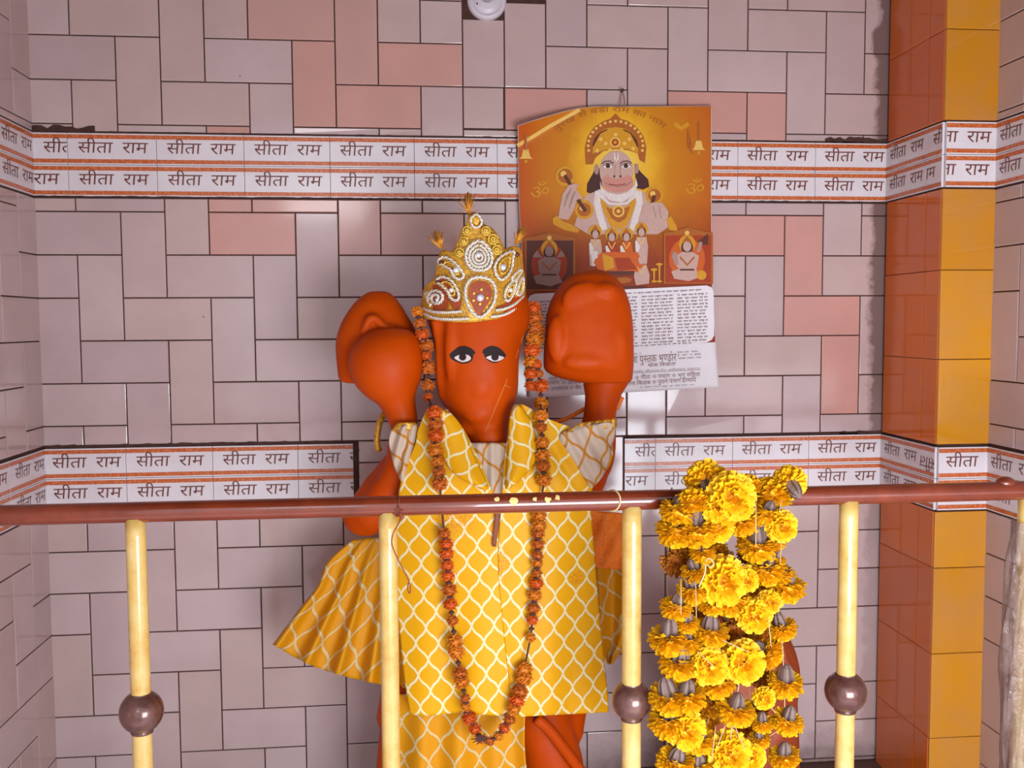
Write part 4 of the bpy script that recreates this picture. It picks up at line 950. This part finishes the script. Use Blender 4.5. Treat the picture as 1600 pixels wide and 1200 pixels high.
P += [('white', line([(690, 660), (680, 740), (700, 830), (730, 930)], 46), 4), ('white', line([(965, 660), (975, 740), (950, 830), (925, 930)], 46), 4)]
# maces and hands
for (mx, my), r in (((460, 555), 70), ((590, 790), 66), ((1078, 690), 62)): P += [('gold', C_(mx, my, r, 22), 4), ('gold2', C_(mx, my, r*.72, 18), 5), ('lgold', C_(mx-r*.2, my-r*.2, r*.3, 12), 6)]
P += [('dark', line([(455, 550), (490, 610), (560, 740), (600, 800)], 26), 7), ('dark', line([(1078, 690), (1050, 790)], 26), 7)]
P += [('skin', [(420, 780), (440, 680), (480, 620), (530, 605), (560, 625), (530, 640), (560, 680), (580, 710), (540, 720), (520, 790), (480, 860), (410, 850)], 8), ('skin', [(990, 770), (1060, 740), (1130, 740), (1175, 800), (1170, 880), (1110, 920), (1040, 860), (1000, 830)], 8)]
P += [('grey', line([(450, 770), (470, 690), (500, 640)], 6), 9), ('grey', line([(485, 780), (505, 700), (530, 660)], 6), 9), ('grey', line([(1070, 770), (1090, 850)], 6), 9), ('grey', line([(1110, 765), (1125, 850)], 6), 9)]
P += [('gold', [(370, 850), (400, 830), (440, 870), (500, 890), (560, 930), (540, 950), (450, 930), (375, 890)], 9), ('gold', [(1160, 860), (1190, 830), (1230, 900), (1240, 940), (1180, 930)], 9)]
# bells and border writing marks
for bx in (185, 1385): P += [('gold2', [(bx-8, 180 if bx > 500 else 260), (bx+8, 180 if bx > 500 else 260), (bx+8, 330 if bx > 500 else 380), (bx-8, 330 if bx > 500 else 380)], 2), ('lgold', [(bx-18, 310 if bx > 500 else 370), (bx+18, 310 if bx > 500 else 370), (bx+30, 360 if bx > 500 else 420), (bx+48, 375 if bx > 500 else 436), (bx-48, 375 if bx > 500 else 436), (bx-30, 360 if bx > 500 else 420)], 3), ('gold', C_(bx, 395 if bx > 500 else 455, 12), 3)]
P += [('gold', line([(1215, 190), (1265, 225), (1315, 190)], 30), 2), ('gold2', line([(1310, 230), (1325, 300), (1310, 350), (1340, 400)], 10), 2)]
P += [('lgold', line([(125, 345), (230, 285), (350, 210), (480, 140), (560, 95)], 26), 2)]
# four small standing and seated figures
for fx, fy, h, cl in ((668, 950, 190, 'skin'), (782, 970, 150, 'red'), (884, 970, 150, 'orange'), (988, 935, 190, 'skin')):
    P += [('gold', C_(fx, fy-10, 46, 18), 9), ('hair', C_(fx, fy+5, 32, 14), 10), ('skin', C_(fx, fy+12, 22, 14, 28), 11), ('gold2', [(fx-28, fy-14), (fx, fy-52), (fx+28, fy-14)], 11)]
    P += [(cl, [(fx-34, fy+44), (fx+34, fy+44), (fx+46, fy+110), (fx+38, fy+h+40), (fx-38, fy+h+40), (fx-46, fy+110)], 10), ('lgold', line([(fx-24, fy+46), (fx, fy+92), (fx+24, fy+46)], 9), 11), ('white', line([(fx-40, fy+70), (fx-16, fy+110), (fx-30, fy+150)], 13), 11)]
fig('printed_figure', P, z2)
P = [('orange', [(640, 200), (720, 150), (960, 150), (1010, 240), (960, 290), (700, 290)], 12), ('gold', [(715, 160), (790, 190), (800, 260), (730, 280)], 13), ('red', [(800, 190), (900, 190), (960, 270), (820, 280)], 13), ('dark', [(740, 282), (940, 282), (930, 310), (760, 310)], 13), ('gold2', C_(860, 345, 60, 18, 22), 13), ('dark', [(850, 390), (1030, 392), (1020, 412), (860, 420)], 13)]
P += [('skin', C_(990, 205, 24, 14, 30), 13), ('skin', [(945, 250), (1020, 235), (1045, 310), (1040, 370), (950, 380), (935, 320)], 12), ('lgold', line([(960, 255), (990, 300), (1015, 250)], 8), 13), ('white', [(635, 150), (680, 140), (690, 240), (650, 250)], 12), ('grey', C_(705, 235, 34, 14, 30), 12)]
for lx in (1075, 1112): P += [('gold', [(lx-7, 280-(lx-1075)), (lx+7, 280-(lx-1075)), (lx+5, 350), (lx-5, 350)], 12), ('gold', C_(lx, 272-(lx-1075), 24, 14, 10), 13), ('gold', C_(lx, 354, 20, 12, 8), 13)]
for x0, x1, y0, y1, fx in ((190, 515, 70, 410, 348), (1155, 1472, 35, 362, 1305)):
    P += [('gold2', [(x0-12, y0-20), (x0+60, y0-30), (fx, y0-58), (x1-60, y0-30), (x1+12, y0-20), (x1+14, y1+8), (x0-14, y1+8)], 12), ('dark' if x0 < 500 else 'red', [(x0, y0), (x1, y0), (x1, y1), (x0, y1)], 13), ('red' if x0 < 500 else 'orange', C_(fx, (y0+y1)/2, 125, 22, 145), 14), ('lgold', C_(fx, y0-18, 16), 14)]
    P += [('gold', C_(fx, y0+58, 58, 18, 62), 15), ('hair', C_(fx, y0+84, 42, 16, 44), 16), ('grey' if x0 < 500 else 'skin', C_(fx, y0+76, 29, 16, 36), 17), ('gold2', [(fx-36, y0+50), (fx, y0), (fx+36, y0+50)], 17)]
    cl = 'grey' if x0 < 500 else 'skin'
    P += [(cl, [(fx-78, y0+140), (fx-30, y0+112), (fx+30, y0+112), (fx+82, y0+140), (fx+70, y0+220), (fx+42, y0+240), (fx-46, y0+240), (fx-74, y0+215)], 16), (cl, [(fx-110, y0+250), (fx-40, y0+225), (fx+60, y0+225), (fx+90, y0+290), (fx+10, y0+318), (fx-90, y0+300)], 16), ('gold2', line([(fx-50, y0+150), (fx, y0+205), (fx+50, y0+150)], 14), 17), ('dark', line([(fx-50, y0+238), (fx+50, y0+238)], 12), 17)]
P += [('grey', [(230, 185), (262, 140), (300, 190)], 16), ('grey', [(395, 190), (430, 140), (458, 180)], 16), ('dark', [(1350, 100), (1452, 20), (1452, 100)], 14), ('gold', C_(1405, 310, 34), 17), ('skin2', line([(1235, 240), (1212, 180), (1222, 150)], 26), 17), ('skin2', line([(1380, 150), (1395, 110), (1400, 80)], 24), 17)]
fig('printed_figure', P, z3)
# lower white panels and their writing
bm = bmesh.new()
pan = [(828, 462), (836, 459), (1104, 446), (1112, 449), (1115, 456), (1116, 524), (1112, 531), (1104, 535), (838, 553), (830, 550), (826, 544), (825, 468)]
f = bm.faces.new([bm.verts.new(cp(x, y, .0066)) for x, y in pan]); bmesh.ops.triangulate(bm, faces=[f]); tp = obj('text_panel', bm, M['paper'], CALD, smooth=False)
bm = bmesh.new(); random.seed(31)
def words_row(x0, x1, y0, slope, h, off=.0072, gap=3.):
    x = x0
    while x < x1-3:
        w = min(random.uniform(4, 12), x1-x); yy = y0+slope*(x-x0)
        f = [bm.verts.new(cp(a, b, off)) for a, b in ((x, yy), (x+w, yy+slope*w), (x+w, yy+slope*w+.7), (x, yy+.7))]; bm.faces.new(f)
        q = x+.6
        while q < x+w-1:
            t = random.uniform(.6, 1.2); b = yy+.4+slope*(q-x); hh = h*random.uniform(.6, 1); sk = random.uniform(-.6, .6)
            bm.faces.new([bm.verts.new(cp(a, c_, off)) for a, c_ in ((q, b), (q+t, b), (q+t+sk, b+hh), (q+sk, b+hh))]); q += random.uniform(1.4, 2.2)
        x += w+random.uniform(gap*.6, gap*1.2)
sl = -.05
for i in range(15):
    for a, b in ((836, 900), (908, 955), (962, 996), (1002, 1052), (1058, 1106)):
        words_row(a, b, 471+i*5.15+sl*(a-836), sl, 2.6, gap=2.2)
words_row(890, 1100, 462.0, sl, 2.2, gap=2.2); words_row(850, 1085, 548.5, sl*1.2, 1.8, gap=2.2)
obj('lettering', bm, M['print_ink'], tp, smooth=False)
def write(name, parts, x0, y0, x1, y1, size, mat, off=.0018, par=CALD):
    """lettering whose base line runs from (x0, y0) to (x1, y1)"""
    V, F, w = compose(parts); bm = bmesh.new(); kx = (x1-x0)/w
    vs = [bm.verts.new(cp(x0+a*kx, y0+(y1-y0)*a/w-b*size, off)) for a, b in V]
    for q in F: bm.faces.new([vs[i] for i in q])
    return obj(name, bm, mat, par, smooth=False)
# the line with the shop's trade, as far as the rock leaves it visible
write('lettering', ['श', ' ', 'पु', ('स', .16), 'त', 'क', ' ', 'भ', ('ण', .16), 'डा', 'र'], 989, 567.5, 1057, 563.5, 17, M['letter'])
write('lettering', ['थो', 'क', ' ', 'वि'[1]+'व', ('क', .30), 'रे', 'ता'], 1012, 573.5, 1056, 571.2, 8, M['print_ink'])
write('lettering', ['मा', 'र', 'के', 'ट', ',', ' ', 'सी', 'ता', 'रा', 'म', ' ', 'रो', 'ड', ',', ' ', 'अ', 'मी', 'ना', 'बा', 'द', ',', ' ', 'ल', 'ख', 'न', 'ऊ'], 987, 584.5, 1094, 579, 7.5, M['print_pale'])
write('lettering', ['ग्र'[0], ' ', '✧', ' ', 'गी', 'ता', ' ', '✧', ' ', 'पं', 'चा', 'ग', ' ', '✧', ' ', 'भृ', 'गु', ' ', 'सं', 'ि'+'ह', 'ता'], 984, 593.5, 1094, 587.5, 9, M['print_ink'])
write('lettering', ['रा', 'ना', ' ', 'ि'+'क', 'ता', 'ब', ' ', '✧', ' ', 'पु', 'रा', 'ने', ' ', 'पं', 'चा', 'ग', ' ', 'इ', ('त', .16), 'या', 'ि'+'द'], 980, 602.5, 1088, 596, 9, M['print_ink'])
write('lettering', ['श्री'[0], 'री', ' ', 'रा', 'म', ' ', 'ना', 'म'], 857, 594, 905, 592.5, 7, M['print_ink'])
write('lettering', ['रा', 'मा', 'य', 'ण', ' ', '✧', ' ', 'डा', 'य', 'री'], 846, 601.5, 908, 599.5, 8, M['print_ink'])
write('lettering', ['✧', ' ', 'त', ('न', .16), 'त', 'म', ('न', .16), 'त', ' ', '✧', ' ', 'वे', 'द'], 852, 610.5, 908, 607.5, 8, M['print_ink'])
bm = bmesh.new()
for y, a, b in ((553.5, 1058, 1092), (558, 1058, 1096), (563, 1060, 1096), (556, 990, 1002)): words_row(a, b, y-4, -.05, 2.4, .0018)
for x0, x1, y in ((846, 908, 595.5), (985, 1096, 582.5)):
    bm.faces.new([bm.verts.new(cp(*q, .0016)) for q in ((x0, y), (x1, y-.05*(x1-x0)), (x1, y-.05*(x1-x0)+.5), (x0, y+.5))])
bm.faces.new([bm.verts.new(cp(*q, .0018)) for q in ((1047.5, 549), (1049.5, 548), (1050, 551), (1048, 552))])
words_row(1000, 1085, 604.5, -.05, 1.6, .0018)
obj('lettering', bm, M['print_pale'], CALD, smooth=False)
# heading arc on the picture
V, F, w = compose(['नु', 'र', 'ख', ' ', 'से', ' ', 'ब', 'डा', ' ', 'रा', 'म', ' ', 'का', ' ', 'ना', 'म']); bm = bmesh.new(); vs = []
for a, b in V:
    t = a/w; ang = lerp(math.radians(228), math.radians(308), t); R_ = 128+b*13
    vs.append(bm.verts.new(cp(957+R_*cos(ang)*1.02, 300+R_*sin(ang)*.98, .0036)))
for q in F: bm.faces.new([vs[i] for i in q])
o = obj('lettering', bm, INK['gold2'][1], CALD, smooth=False)
write('lettering', ['ॐ'], 828, 312, 858, 308, 30, INK['gold'][1], .0036); write('lettering', ['ॐ'], 1070, 306, 1100, 304, 30, INK['gold'][1], .0036)
bm = bmesh.new(); ring_sweep(bm, [cp(968, 167, .0005), at(970, 150, -.012), at(972, 144, -.012), at(975, 150, -.012), cp(977, 167, .0005)], .0010, 6); obj('hanging_loop', bm, M['thread_b'], CALD)
bm = bmesh.new(); c = at(972, 142, -.016); lathe(bm, [(.002, 0), (.002, .02), (.0042, .0205), (.0042, .0225)], Vector((c.x, .0, c.z)), Vector((0, -1, 0)), 12)
tag(obj('nail', bm, M['iron']), 'rusty nail in the tile joint holding up the calendar', 'nail')
